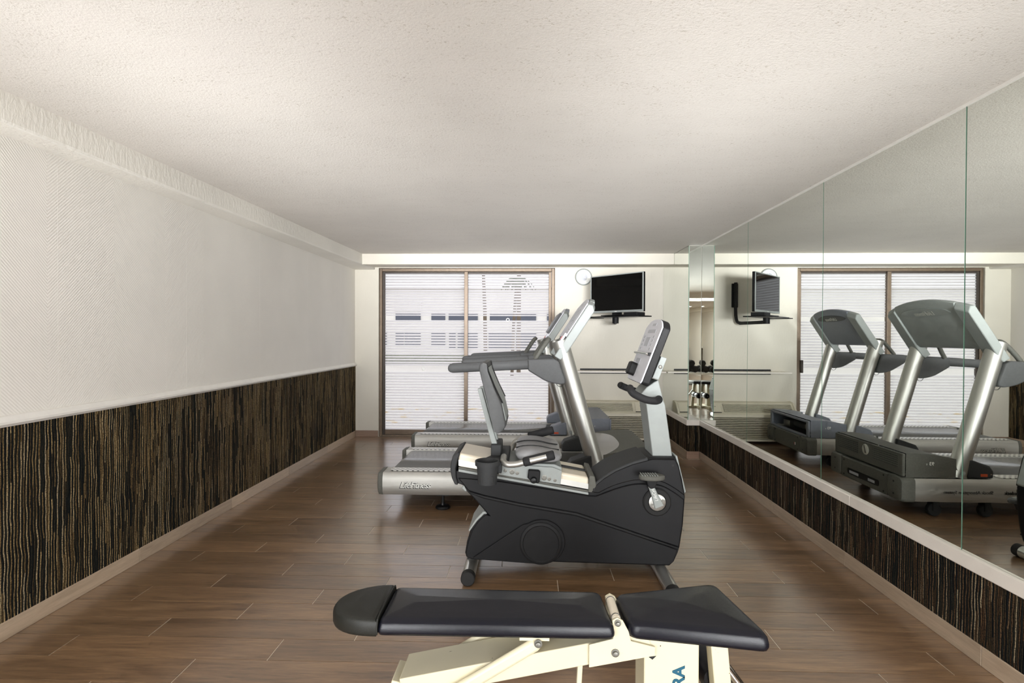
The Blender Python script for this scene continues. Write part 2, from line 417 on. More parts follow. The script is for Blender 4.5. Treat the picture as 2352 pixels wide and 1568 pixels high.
# ------------------------------------------------------------------ the room
XL, ZC, YB, YR = -2.09, 2.1315, 6.51, -7.2
YP, XP = 5.49, 1.60                                  # pier beside the mirrors
def xm(y): return 1.6845 + .008*y                    # plane of the mirror wall
# floor: screed with laid tiles
base = struct(MB().box(XL-.1, 2.0, YR, YB+.12, -.08, -.0025).build('floor', 'grout', smooth=0))
PW, PL, Y0 = .1437, .8415, 2.435
def tile_cells(ya, yb):
    k0 = math.floor((ya-Y0)/PW); k1 = math.ceil((yb-Y0)/PW)
    for k in range(k0, k1):
        a, b = max(Y0+k*PW, ya), min(Y0+(k+1)*PW, yb); ym = (a+b)/2
        xr_ = (XP if ym > YP else xm(ym)) - .002
        x = -1.818 + .285*(k % 3) - PL*2
        while x < xr_:
            p, q = max(x, XL+.002), min(x+PL, xr_)
            if q-p > .03: yield p, q, a, b
            x += PL
g = .0016
for p, q, a, b in tile_cells(.9, YB):
    MB().box(p+g*1.3, q-g*1.3, a+g*.9, b-g*.9, -.01, 0).build('floor_tile', 'floor_tile', base, smooth=0)
m = MB()
for p, q, a, b in tile_cells(YR, .9): m.box(p+g, q-g, a+g, b-g, -.01, 0)
o = m.build('floor_tiles_beyond_view', 'floor_tile', base, smooth=0); o['kind'] = 'stuff'

struct(MB().box(XL-.2, 2.1, YR-.1, YB+.14, ZC, ZC+.12).build('ceiling', 'ceiling_plaster', smooth=0))
wl = struct(MB().box(XL-.15, XL, YR, YB, 0, ZC).build('wall_left', 'wall_plaster', smooth=0))
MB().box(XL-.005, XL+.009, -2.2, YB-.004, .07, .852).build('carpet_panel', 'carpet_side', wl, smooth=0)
for ys in (2.36, 3.27, 4.18, 5.09, 6.0):             # faint seams of the wall lining
    MB().box(XL-.001, XL+.0003, ys, ys+.0025, .893, 2.0).build('seam_strip', 'wall_plaster', wl, smooth=0)
# chair rail, two lengths butted together
prof = [(XL, .850), (XL+.012, .850), (XL+.018, .856), (XL+.026, .862), (XL+.027, .872), (XL+.020, .880), (XL+.016, .888), (XL+.010, .893), (XL, .893)]
rail = struct(MB().prism([(-z[0], z[1]) for z in []] or prof, -2.2, 3.998, 'y').build('trim_1', 'white_trim'))
MB().prism(prof, 4.0, YB-.002, 'y').build('rail_length', 'white_trim', rail)
# plaster-boxed beam along the left, and the one over the window
beam = [(XL-.02, YR), (-1.99, YR), (-1.968, 1.9), (-1.945, 2.95), (-1.855, 6.03), (-1.845, YB), (XL-.02, YB)]
struct(MB().prism(beam, 2.012, ZC+.02, 'z').build('trim_2', 'beam_plaster', bevel=.012, smooth=0))
struct(MB().prism([(6.03, 2.013), (6.03, ZC+.02), (YB+.02, ZC+.02), (YB+.02, 2.043)], -1.86, XP, 'x').build('trim_3', 'back_plaster', bevel=.006, smooth=0))
# end wall with the sliding door opening
WX0, WX1, WZ = -1.802, .318, 2.034
m = MB().box(XL-.15, WX0, YB, YB+.12, 0, ZC).box(WX1, 2.0, YB, YB+.12, 0, ZC).box(WX0, WX1, YB, YB+.12, WZ, ZC)
wb = struct(m.build('wall_back', 'back_plaster', smooth=0))
MB().box(.62, XP-.002, YB-.002, YB+.002, 1.405, 1.412).build('panel_joint', 'back_plaster', wb, smooth=0)
# rear wall behind the camera
wr = struct(MB().box(XL-.15, 2.0, YR-.12, YR, 0, ZC).build('wall_rear', 'back_plaster', smooth=0))
MB().box(XL, 1.7, YR-.005, YR+.009, .07, .852).build('carpet_panel', 'carpet_front', wr, smooth=0)
MB().box(XL, 1.7, YR-.002, YR+.025, .852, .893).build('chair_rail', 'white_trim', wr, smooth=0)
# mirror wall and pier
wall_r = struct(MB().prism([(xm(YR)+.008, YR), (xm(YP)+.008, YP), (2.0, YP), (2.0, YR)], 0, ZC, 'z').build('wall_right', 'wall_core', smooth=0))
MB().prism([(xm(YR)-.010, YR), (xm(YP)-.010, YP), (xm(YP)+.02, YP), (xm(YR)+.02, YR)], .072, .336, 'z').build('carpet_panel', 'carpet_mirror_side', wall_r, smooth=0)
pier = struct(MB().box(XP+.006, 2.0, YP+.006, YB, 0, ZC).build('wall_pier', 'wall_core', smooth=0))
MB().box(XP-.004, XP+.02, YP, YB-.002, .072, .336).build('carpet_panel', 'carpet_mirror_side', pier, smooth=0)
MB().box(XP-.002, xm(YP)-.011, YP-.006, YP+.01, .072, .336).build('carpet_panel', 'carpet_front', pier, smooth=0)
# ledge under the mirrors
led = struct(MB().prism([(xm(-2.)-.018, -2.), (xm(2.9)-.018, 2.9), (xm(2.9)+.02, 2.9), (xm(-2.)+.02, -2.)], .334, .388, 'z').build('trim_4', 'cream_ledge', bevel=.003))
MB().prism([(xm(2.903)-.018, 2.903), (xm(YP)-.018, YP-.018), (xm(YP)+.02, YP-.018), (xm(2.903)+.02, 2.903)], .334, .388, 'z').build('ledge_length', 'cream_ledge', led, bevel=.003)
MB().box(XP-.016, xm(YP)+.01, YP-.016, YP+.02, .334, .388).build('ledge_length', 'cream_ledge', led, bevel=.003)
MB().box(XP-.016, XP+.02, YP+.0205, YB-.002, .334, .388).build('ledge_length', 'cream_ledge', led, bevel=.003)
MB().prism([(xm(-2.)-.004, -2.), (xm(YP)-.004, YP-.002), (xm(YP)+.02, YP-.002), (xm(-2.)+.02, -2.)], ZC-.012, ZC+.004, 'z').build('top_bead', 'white_trim', led, smooth=0)

# skirting of cut floor tiles
def skirting(name, runs):
    root = None
    for poly, mat in runs:
        mm = MB().prism(poly, 0.0, .075, 'z')
        if root is None: root = struct(mm.build(name, mat, bevel=.0015, seg=1, smooth=0))
        else: mm.build('skirting_tile', mat, root, bevel=.0015, seg=1, smooth=0)
js = [.11, 1.023, 1.936, 2.849, 3.762, 4.675, 5.588, YB-.002]
skirting('baseboard_left', [([(XL-.002, a+.001), (XL+.010, a+.001), (XL+.010, b-.001), (XL-.002, b-.001)], 'skirting_tile') for a, b in zip(js, js[1:])])
js = [.30, 1.18, 2.061, 2.945, 3.825, 4.71, YP-.012]
skirting('baseboard_right', [([(xm(a)-.014, a+.001), (xm(b)-.014, b-.001), (xm(b)+.01, b-.001), (xm(a)+.01, a+.001)], 'skirting_tile') for a, b in zip(js, js[1:])])
skirting('baseboard_pier', [([(XP-.012, YP-.012), (xm(YP)-.015, YP-.012), (xm(YP)-.015, YP+.01), (XP-.012, YP+.01)], 'skirting_tile_front'),
                            ([(XP-.012, YP+.012), (XP+.01, YP+.012), (XP+.01, YB-.002), (XP-.012, YB-.002)], 'skirting_tile')])
skirting('baseboard_back', [([(XL+.012, YB-.010), (WX0-.004, YB-.010), (WX0-.004, YB+.01), (XL+.012, YB+.01)], 'skirting_tile_front'),
                            ([(WX1+.004, YB-.010), (XP-.014, YB-.010), (XP-.014, YB+.01), (WX1+.004, YB+.01)], 'skirting_tile_front')])

# mirrors: sheets of glass on the wall
def mirror(name, poly, z0, z1, label):
    m = MB(); m.prism(poly, z0, z1, 'z'); o = m.build(name, ['mirror_glass', 'mirror_edge'], smooth=0)
    return tag(o, label, 'mirror', 'wall mirror sheets')
gaps = [.03, 1.105, 2.177, 3.218, 4.322, YP-.004]
labs = ['large wall mirror sheet nearest the camera, beyond the right edge of the photo',
        'tall wall mirror sheet cut off by the right edge of the photo',
        'tall wall mirror sheet reflecting the front of the nearer treadmill hood',
        'tall wall mirror sheet reflecting the treadmill with the open motor cover',
        'wall mirror sheet next to the pier, reflecting the television and air conditioner']
for i, (a, b) in enumerate(zip(gaps, gaps[1:])):
    if i == 0: continue
    a += .003; b -= .003
    o = mirror('wall_mirror', [(xm(a), a), (xm(b), b), (xm(b)+.006, b), (xm(a)+.006, a)], .389, ZC-.004, labs[i])
    for p in o.data.polygons:
        if abs(p.normal.x) < .5: p.material_index = 1
o = mirror('wall_mirror', [(XP+.008, YP), (xm(YP)-.003, YP), (xm(YP)-.003, YP+.005), (XP+.008, YP+.005)], .389, ZC-.004, 'narrow mirror strip on the pier face turned towards the camera')
for p in o.data.polygons:
    if abs(p.normal.y) < .5: p.material_index = 1
o = mirror('wall_mirror', [(XP, YP+.006), (XP+.005, YP+.006), (XP+.005, YB-.003), (XP, YB-.003)], .389, ZC-.004, 'mirror on the side of the pier by the end wall, above the air conditioner')
for p in o.data.polygons:
    if abs(p.normal.x) < .5: p.material_index = 1

# sliding glass door
win = bpy.data.objects.new('window_1', None); C.objects.link(win); win.location = ((WX0+WX1)/2, YB+.05, 0); struct(win)
ya, yb = YB+.018, YB+.09
def fr(name, x0, x1, z0, z1, y0=ya, y1=yb, mat='bronze_frame', par=win): return MB().box(x0, x1, y0, y1, z0, z1).build(name, mat, par, bevel=.003, smooth=0)
fr('frame_jamb', WX0+.004, WX0+.038, .0, WZ-.004); fr('frame_jamb', WX1-.040, WX1-.004, .0, WZ-.004)
fr('frame_head', WX0+.039, WX1-.041, WZ-.040, WZ-.004); fr('frame_sill', WX0+.039, WX1-.041, .0, .022)
XMID = -.752
for i, (a, b, dy) in enumerate(((WX0+.040, XMID+.024, .012), (XMID-.022, WX1-.042, .042))):
    s = fr('sliding_sash', a, a+.030 if i == 0 else a+.044, .024, WZ-.042, YB+.018+dy, YB+.044+dy, 'bronze_dark' if i == 0 else 'bronze_frame')
    fr('sash_stile', b-(.044 if i == 0 else .030), b, .024, WZ-.042, YB+.018+dy, YB+.044+dy, 'bronze_frame', s)
    x0, x1 = a+(.031 if i == 0 else .045), b-(.045 if i == 0 else .031)
    fr('sash_rail', x0, x1, .024, .082, YB+.018+dy, YB+.044+dy, 'bronze_frame', s)
    fr('sash_rail', x0, x1, WZ-.062, WZ-.042, YB+.018+dy, YB+.044+dy, 'bronze_dark', s)
    MB().box(x0-.004, x1+.004, YB+.029+dy, YB+.033+dy, .078, WZ-.058).build('pane', 'frosted_film_glass', s, smooth=0, origin=(win.location.x, win.location.y, 0))
MB().box(WX1-.075, WX1-.045, YB-.004, YB+.02, .80, .95).build('latch', 'bronze_dark', win, bevel=.004)
for x, z in ((-.245, 1.415), (-1.265, .82)):          # safety rings stuck on the glass
    ring = MB(); n = 24
    ring.loft([[(x+r*math.cos(2*math.pi*k/n), yy, z+r*math.sin(2*math.pi*k/n)) for k in range(n)] for r, yy in ((.022, YB+.028), (.022, YB+.0265), (.013, YB+.0265), (.013, YB+.028))], cap=False)
    ring.build('safety_ring', 'ink_white', win)

# ------------------------------------------------------------------ outside the door
gnd = struct(MB().box(-60, 60, YB+.13, 90, -.16, -.06).build('ground_outside', 'outdoor_paving', smooth=0))
bl = thing('house', 'pale low building with dark window bands across the yard, behind the glass door', 'building', (0, 26, 0))
D = 26.
def fx(px): return (px-1213)*D/1250
def fz(py): return CAM_H+(771.5-py)*D/1250
MB().box(-22, 18, D, D+6, -.06, fz(664)).build('wall', 'facade', bl, smooth=0)
MB().box(-22.2, 18.2, D-.25, D+6.2, fz(664), fz(660.5)).build('parapet', 'palm_trunk', bl, smooth=0)
for p0, p1 in ((800, 880), (907, 965), (990, 1022), (1030, 1097), (1125, 1231), (1256, 1330)):
    w = MB().box(fx(p0), fx(p1), D-.06, D+.02, fz(737), fz(686 if p0 == 907 else 717)).build('window', 'facade_glass', bl, smooth=0)
    if p0 == 907: MB().box(fx(p0)-.03, fx(p1)+.03, D-.1, D-.061, fz(716), fz(686)).build('shutter', 'facade_trim', w, smooth=0)
for p0, p1 in ((800, 886), (907, 926), (928, 965), (990, 1022), (1031, 1046), (1051, 1097), (1122, 1178), (1185, 1231)):
    MB().box(fx(p0), fx(p1), D-.06, D+.02, fz(793 if p0 < 1000 else 800), fz(763)).build('window', 'facade_glass', bl, smooth=0)
hd = MB()
for i in range(60):
    x = -7.4+i*.13; hd.rev((x, 24.2+random.uniform(-.1, .1), -.06), (0, 0, 1), [(.16, 0), (.2, .15), (.17, .36+random.uniform(-.05, .08)), (.05, .5)], 7)
o = hd.build('hedge', 'hedge'); tag(o, 'low clipped hedge in front of the pale building outside the glass door', 'hedge')
def palm(px, dist, r, label, lean, top):
    k = dist/1250; x = (px-1213)*k
    t = thing('palm_tree', label, 'palm tree', (x, dist, -.06), 'palms outside the glass door')
    h = CAM_H+(771.5-top)*k
    MB().tube([(x, dist, -.06), (x-lean*.3, dist, h*.5), (x-lean, dist, h)], [r*1.1, r, r*.85], 10).build('trunk', 'palm_trunk', t)
    m = MB()
    for i in range(16):
        a = i*2.4; L = random.uniform(.35, .75); u = Vector((math.cos(a), math.sin(a), 0)); w = Vector((-u.y, u.x, 0))
        c = Vector((x-lean, dist, h)); pr = None; rings = []
        for q in range(5):
            s_ = q/4; p = c + u*(L*s_) + Vector((0, 0, .25*s_-.6*s_*s_)); wd = .07*math.sin(math.pi*(.12+.88*s_))+.01
            rings.append([p-w*wd, p+Vector((0, 0, .03)), p+w*wd, p-Vector((0, 0, .015))])
        m.loft(rings)
    m.build('fronds', 'palm_leaf', t)
palm(1116, 16, .055, 'slim leaning palm seen left of centre through the right door panel', .12, 560)
palm(1176, 17, .05, 'palm with ragged crown beside the pole through the right door panel', -.14, 640)
pt = MB().tube([(-.33, 19.0, -.06), (-.33, 19.0, 5.2)], .075, 10).build('utility_pole', 'palm_trunk')
tag(pt, 'straight grey pole standing right beside the ragged palm outside', 'pole')

# ------------------------------------------------------------------ treadmills
def circle_ring(fn, n=20): return [fn(math.cos(2*math.pi*k/n), math.sin(2*math.pi*k/n)) for k in range(n)]
def treadmill(loc, label, hood_mat, toe_mat, rail_mat, open_front):
    """local x: 0 rear .. 1.96 front, y: 0 near side .. .90 far side"""
    T = thing('treadmill', label, 'treadmill', (0, 0, 0), 'treadmills in front of the window')
    WD = .90
    def P(mb, name, mat, par=T, **k): return mb.build(name, mat, par, **k)
    # side rails: bulged aluminium extrusions
    for side in (0, 1):
        sg = (lambda y: y) if side == 0 else (lambda y: WD-y)
        pr = [(.018, .107), (.004, .13), (0, .165), (0, .205), (.006, .245), (.018, .263), (.150, .266), (.152, .25), (.152, .12), (.14, .107)]
        rl = P(MB().prism([(sg(y), z) for y, z in pr], .036, 1.86, 'x'), 'side_rail', 'silver')
        cap = [(.022, .104), (.006, .125), (-.003, .165), (-.003, .205), (.004, .248), (.018, .266), (.152, .269), (.154, .24), (.154, .12), (.14, .104)]
        mm = MB(); mm.loft([[(x, sg(cy+(y-cy)*k), .185+(z-.185)*k) for y, z in cap] for x, k, cy in ((0.0, .86, .075), (.006, .96, .075), (.035, 1, .075))])
        P(mm, 'end_cap', 'hood_dark', rl)
        P(MB().prism(rrect(.075, 1.27, sg(.135) if side else .048, sg(.048) if side else .135, .03), .2655, .2685, 'z'), 'grip_strip', 'grip_strip', rl)
        if side == 0:
            tx = (lettering('side_logo', 'LifeFitness', .062, (.262, -.0035, .176), (1, 0, 0), (0, 0, 1), 'ink_black', rl, shear=.35, bold=.0022, spacing=.86),
                  lettering('side_logo', 'LifeFitness', .062, (.265, -.0045, .178), (1, 0, 0), (0, 0, 1), 'ink_silver', rl, shear=.35, spacing=.86))
            lettering('side_print', 'Flexdeck', .034, (1.22, -.0025, .178), (1, 0, 0), (0, 0, 1), 'ink_black', rl, bold=.0006)
            lettering('side_print', 'Shock Absorption System', .031, (1.515, -.0025, .178), (1, 0, 0), (0, 0, 1), 'charcoal', rl)
    # belt running over the rear roller
    by0, by1 = .158, WD-.158
    path = [(1.62, .262), (.10, .262)] + [(.10-.05*math.sin(math.radians(a)), .212+.05*math.cos(math.radians(a))) for a in range(20, 181, 20)] + [(1.62, .162)]
    mm = MB(); inner = [(x, z-.0) for x, z in path]
    mm.loft([[(x, y, z) for y in (by0, by1)] for x, z in path], cap=False, closed=False)
    b = P(mm, 'belt', 'belt'); so = b.modifiers.new('solid', 'SOLIDIFY'); so.thickness = .004
    P(MB().box(.12, 1.6, by0+.004, by1-.004, .20, .252), 'deck', 'black_dull')
    P(MB().box(.09, 1.86, by0-.02, by1+.02, .11, .15), 'frame', 'black_dull')
    # motor hood with a scooped rear edge
    def ztop(x): return .392 + .04*math.sin(min(1, max(0, (x-1.55)/.30))*math.pi/2)
    def arc(y): return 1.735 - .13*abs((y-.45)/.41)**3
    ys = [.028 + (WD-.056)*i/24 for i in range(25)]
    NT_ = 8; rings = []
    for j in range(NT_+1):
        rings.append([(arc(y)+(1.905-arc(y))*j/NT_, y, ztop(arc(y)+(1.905-arc(y))*j/NT_)) for y in ys])
    mm = MB(); mm.loft(rings, cap=False, closed=False)
    mm.add([(1.575, ys[0], .268)] + [(1.575, ys[0], ztop(1.575))] + [r[0] for r in rings] + [(1.905, ys[0], .268)], [tuple(range(NT_+4))])
    mm.add([(1.575, ys[-1], .268)] + [(1.575, ys[-1], ztop(1.575))] + [r[-1] for r in rings] + [(1.905, ys[-1], .268)], [tuple(range(NT_+4))])
    hood = P(mm, 'motor_hood', hood_mat, smooth=40)
    mm = MB(); sc = []
    for j in range(9):
        t = j/8; sc.append([(1.50+(arc(y)-1.50)*t, y, .262+(ztop(arc(y))-.262)*(t**2.2)) for y in ys])
    mm.loft(sc, cap=False, closed=False); P(mm, 'hood_scoop', 'silver_light' if not open_front else 'silver_paint', hood)
    lettering('model_print', '93', .034, (1.735, ys[0]-.001, .362), (1, 0, 0), (0, 0, 1), 'ink_white', hood, bold=.0003)
    lettering('model_print', 'T', .017, (1.767, ys[0]-.001, .356), (1, 0, 0), (0, 0, 1), 'ink_white', hood)
    # front face
    if not open_front:
        P(MB().box(1.905, 1.925, .03, WD-.03, .272, .428), 'hood_front', hood_mat, hood, bevel=.006)
        for a, c in ((.075, .36), (.54, .825)):
            P(MB().box(1.9245, 1.9258, a, c, .325, .412), 'vent_grille', 'hood_vents', hood, smooth=0)
        P(MB().rev((1.924, .45, .372), (1, 0, 0), [(.040, 0), (.040, .0035), (.036, .0045)], 28), 'emblem', 'ink_silver', hood)
        P(MB().prism([(.435, .345), (.452, .345), (.468, .40), (.46, .404)], 1.928, 1.9295, 'x'), 'emblem_mark', hood_mat, hood, smooth=0)
    else:
        for q in ((.03, .075, .272, .425), (WD-.075, WD-.03, .272, .425), (.076, WD-.076, .405, .425), (.076, WD-.076, .262, .285)): P(MB().box(1.905, 1.925, *q), 'hood_front_bar', hood_mat, hood, bevel=.004)
        P(MB().box(1.66, 1.68, .08, WD-.08, .268, .40), 'motor_bay', 'black_dull', hood, smooth=0)
        P(MB().cyl((1.78, .30, .33), (1.78, .55, .33), .045, 20), 'drive_motor', 'charcoal', hood)
        P(MB().box(1.74, 1.84, .60, .74, .28, .345), 'control_board', 'steel_bolt', hood, bevel=.004)
        P(MB().cyl((1.80, .18, .34), (1.80, .24, .34), .055, 20), 'drive_pulley', 'steel_bolt', hood)
    fl = P(MB().box(1.88, 1.945, .165, WD-.165, .105, .262), 'front_panel', hood_mat if not open_front else 'hood_dark', bevel=.006)
    if not open_front:
        P(MB().prism(rrect(.25, .65, .142, .188, .018), 1.9445, 1.9465, 'x'), 'front_slot', 'black_dull', fl, smooth=0)
        for a, c in ((.30, .38), (.50, .62)): P(MB().box(1.946, 1.9475, a, c, .152, .172), 'slot_insert', 'overlay_grey', fl, smooth=0)
    else:
        for k, (a, mt) in enumerate(((.24, 'ink_white'), (.255, 'button_red'))):
            P(MB().box(1.945, 1.9465, a, a+.014, .16, .185), 'sticker', mt, fl, smooth=0)
    for y in (.20, WD-.20):
        for z in (.125, .24): P(MB().rev((1.945, y, z), (1, 0, 0), [(.007, 0), (.007, .002)], 10), 'bolt', 'black_dull', fl)
    for a, c in ((0, .162), (WD-.162, WD)):
        y0, y1 = a-.002, c+.002
        mm = MB(); mm.loft([[(x, y, z) for y, z in rrect(y0+i, y1-i, .100+i, .270-i, .03)] for x, i in ((1.86, 0), (1.925, .001), (1.945, .008), (1.952, .03))])
        nc = P(mm, 'nose_cap', hood_mat if not open_front else 'hood_dark', smooth=50)
        for z in (.145, .23): P(MB().rev((1.950, (y0+y1)/2, z), (1, 0, 0), [(.007, 0), (.007, .003)], 10), 'bolt', 'black_dull', nc)
    # uprights
    for side in (0, 1):
        y = .075 if side == 0 else WD-.075
        s1 = -1 if side == 0 else 1
        up = P(MB().tube([(1.543, y, .264), (1.528, y, .312), (1.295, y, 1.12), (1.275, y, 1.19)], [.060, .060, .058, .057], 28, ry=.056), 'upright', 'tube_silver')
        P(MB().rev((1.535, y+s1*.0525, .30), (0, s1, 0), [(.016, -.004), (.016, .004)], 16), 'cover_disc', 'silver_paint', up)
        # toe cover in front of the upright
        a, c = (.020, .162) if side == 0 else (WD-.162, WD-.020)
        tp = P(MB().prism([(1.333, .2685), (1.333, .320), (1.356, .352), (1.50, .402), (1.50, .2685)], a, c, 'y'), 'toe_cover', toe_mat, bevel=.012, seg=3)
        if side == 0:
            P(MB().box(1.375, 1.42, a-.0012, a, .282, .30), 'warning_label', 'label_orange', tp, smooth=0)
            P(MB().rev((1.352, a, .298), (0, -1, 0), [(.005, 0), (.005, .002)], 10), 'screw', 'chrome', tp)
        # hand rail and its bracket
        yy = .058 if side == 0 else WD-.058
        n = 16; rr = []
        for x, k in ((.486, .25), (.490, .55), (.500, .82), (.520, 1), (1.06, 1)):
            zc = .992 + (x-.486)*.052
            rr.append([(x, yy+.027*k*math.cos(2*math.pi*i/n), zc+.0345*k*math.sin(2*math.pi*i/n)) for i in range(n)])
        P(MB().loft(rr), 'hand_rail', 'grey_plastic')
        poly = smooth_path([(1.048, 1.058), (1.23, 1.064)], 2) + smooth_path([(1.262, 1.047), (1.285, .98), (1.308, .915), (1.298, .890), (1.25, .888), (1.18, .905), (1.12, .938), (1.05, .981)], 4)
        br = P(MB().prism(poly, yy-.038, yy+.036, 'y'), 'rail_bracket', 'grey_plastic', bevel=.010, seg=3)
        P(MB().tube(smooth_path([(1.245, yy-.02*s1, .895), (1.265, yy-.02*s1, .868), (1.29, yy-.02*s1, .868), (1.305, yy-.02*s1, .90)], 5), .002, 6), 'loose_wire', 'black_dull', br)
    # heart-rate grab bar
    gb = smooth_path([(1.10, .10, 1.055), (1.135, .11, 1.11), (1.185, .14, 1.183), (1.20, .20, 1.195), (1.205, .45, 1.195), (1.20, .70, 1.195), (1.185, .76, 1.183), (1.135, .79, 1.11), (1.10, .80, 1.055)], 5)
    P(MB().tube(gb, .0165, 14), 'grab_bar', 'hood_dark')
    # console: slab leaning back, crowned top
    d = Vector((.546, 0, .838)); nrm = Vector((.838, 0, -.546)); B0 = Vector((1.232, 0, 1.082))
    def crown(y): return .432 + .085*(1-abs((y-.45)/.45)**2.0)
    def slab(y0, y1, s0, th0, th1, grow=0, n=10):
        rr = []
        for i in range(n+1):
            y = y0+(y1-y0)*i/n; L = crown(y)+grow
            pts = [B0+d*s0+nrm*th0, B0+d*(L-.012)+nrm*th0, B0+d*L+nrm*(th0+.03), B0+d*(L-.03)+nrm*th1, B0+d*(s0+.035)+nrm*th1, B0+d*s0+nrm*(th1-.012)]
            rr.append([(p.x, y, p.z) for p in pts])
        return MB().loft(rr)
    for a, c in ((.022, .135), (WD-.135, WD-.022)):
        P(slab(a, c, 0, 0, .062), 'console_side', 'silver_paint', bevel=.006, smooth=30)
    cp = P(slab(.136, WD-.136, .095, .006, .05, .004), 'console_panel', 'grey_plastic_blue' if open_front else 'silver_paint', bevel=.004, smooth=30)
    rr = []
    for i in range(11):
        y = .07+(WD-.14)*i/10; L = crown(y)-.02
        rr.append([tuple(Vector((0, y, 0))+B0+d*s_+nrm*t_) for s_, t_ in ((.16, .004), (.16, -.008), (L, -.008), (L, .004))])
    P(MB().loft(rr), 'console_face', 'overlay_white', cp, smooth=30)
    def chip(name, y0, y1, s0, s1, mat, t=.0105):
        rr = [[tuple(Vector((0, y, 0))+B0+d*s_+nrm*(-q)) for s_, q in ((s0, .0078), (s0, t), (s1, t), (s1, .0078))] for y in (y0, y1)]
        P(MB().loft(rr), name, mat, cp, smooth=0)
    chip('display', .30, .60, .30, .40, 'overlay_grey'); chip('keypad', .16, .27, .22, .40, 'overlay_grey'); chip('keypad', .63, .74, .22, .40, 'overlay_grey')
    chip('stop_plate', .085, .20, .105, .18, 'overlay_white', .022); chip('stop_button', .105, .135, .125, .15, 'button_red', .028)
    chip('start_button', .15, .18, .125, .15, 'charcoal', .026); chip('brand_print', .36, .54, .44, .455, 'overlay_grey')
    if open_front:
        chip('screen_bezel', .10, .80, .20, .42, 'black_gloss', .03)
    # back of the console: badge lens and logo
    def backpt(y, s_): return Vector((0, y, 0))+B0+d*s_+nrm*.0505
    lens = [[tuple(backpt(.45+.26*k, .415+.045*math.sqrt(max(0, 1-k*k))*sg)+nrm*q) for k in [i/8-1 for i in range(17)]] for sg, q in ((1, .0), (1, .006), (-.55, .006), (-.55, .0))]
    P(MB().loft(lens, cap=False), 'badge', 'silver_paint' if not open_front else 'grey_plastic', cp)
    lettering('badge_logo', 'LifeFitness', .05, backpt(.45, .415)+nrm*.0068, (0, 1, 0), d, 'ink_silver', cp, shear=.3)
    # feet and transport rollers
    for x, y in ((.45, .07), (.45, WD-.07)):
        ft = P(MB().rev((x, y, 0), (0, 0, 1), [(.051, 0), (.053, .008), (.046, .018), (.016, .024), (.013, .04)], 24), 'levelling_foot', 'black_gloss')
        P(MB().cyl((x, y, .03), (x, y, .112), .011, 12), 'foot_stem', 'black_dull', ft); P(MB().box(x-.045, x+.045, y-.04, y+.04, .098, .1065), 'foot_plate', 'black_dull', ft)
    for x, y in ((1.70, .06), (1.70, WD-.06), (1.36, .06), (1.36, WD-.06)):
        wh = P(MB().rev((x, y-.02, .045), (0, 1, 0), [(.020, -.001), (.04, 0), (.045, .006), (.045, .034), (.04, .04), (.02, .041)], 24), 'wheel', 'rubber')
        for q in (-.03, .022): P(MB().box(x-.02, x+.02, y+q, y+q+.008, .04, .108), 'wheel_fork', 'black_dull', wh)
    T.location = loc
    return T
treadmill((-1.05, 3.762, 0), 'silver treadmill with dark hood nearer the camera, beside the exercise bike', 'hood_dark', 'charcoal', 'silver', False)
treadmill((-1.125, 5.205, 0), 'silver treadmill with blue-grey hood right in front of the glass door', 'grey_plastic_blue', 'grey_plastic_blue', 'silver', True)

# ------------------------------------------------------------------ recumbent exercise bike
B = thing('exercise_bike', 'black recumbent exercise bike with grey seat, between the bench and the treadmills', 'exercise bike', (.2, 2.88, 0))
YN, YF = 2.735, 3.025
hull = [(-.355, .537), (-.135, .501), (.309, .432), (.343, .48), (.385, .514), (.441, .549), (.524, .585), (.621, .612), (.698, .612), (.740, .612),
        (.758, .574), (.776, .50), (.790, .417), (.781, .277), (.765, .164), (.757, .136), (.737, .090), (.715, .068), (.212, .076), (-.285, .085),
        (-.310, .097), (-.316, .119), (-.307, .176), (-.285, .24), (-.25, .290), (-.217, .322), (-.198, .313), (-.262, .383), (-.308, .432), (-.324, .460), (-.358, .472), (-.372, .502), (-.379, .533)]
sh = MB().prism(hull, YN+.014, YF-.014, 'y').build('shell', 'shell_black', B, bevel=.008, seg=2, smooth=30)
def both(name, poly, t0, t1, mat, par, bevel=.004, **k):
    for s, yy in ((-1, YN+.014), (1, YF-.014)):
        MB().prism(poly, min(yy+s*t0, yy+s*t1), max(yy+s*t0, yy+s*t1), 'y').build(name, mat, par, bevel=bevel, seg=2, smooth=30)
arc_ = smooth_path([(.358, .433), (.42, .466), (.49, .489), (.56, .501), (.664, .495), (.733, .462), (.786, .424)], 4)
both('upper_shroud', [(.318, .437), (.348, .477), (.385, .509), (.441, .544), (.524, .580), (.621, .607), (.736, .607), (.754, .574), (.771, .50)] + arc_[::-1], -.002, .013, 'shell_black', sh, .006)
arc2 = smooth_path([(.345, .417), (.42, .447), (.49, .470), (.56, .482), (.664, .476), (.733, .442), (.785, .404)], 4)
ridge = [(-.300, .436), (-.219, .412), (-.042, .376), (.246, .331), (.596, .217), (.757, .166)]
both('middle_panel', [(-.352, .50), (-.135, .486), (.309, .418)] + arc2 + [(.777, .277), (.762, .175)] + ridge[::-1], -.002, .010, 'shell_black', sh, .005)
low = [(-.296, .424), (-.219, .400), (-.042, .364), (.246, .318), (.596, .203), (.752, .152), (.735, .092), (.713, .074), (.212, .081), (-.283, .09), (-.308, .10), (-.311, .12), (-.30, .176), (-.28, .235), (-.246, .283), (-.213, .314), (-.19, .31), (-.258, .386)]
both('lower_panel', low, -.002, .006, 'shell_black', sh, .003)
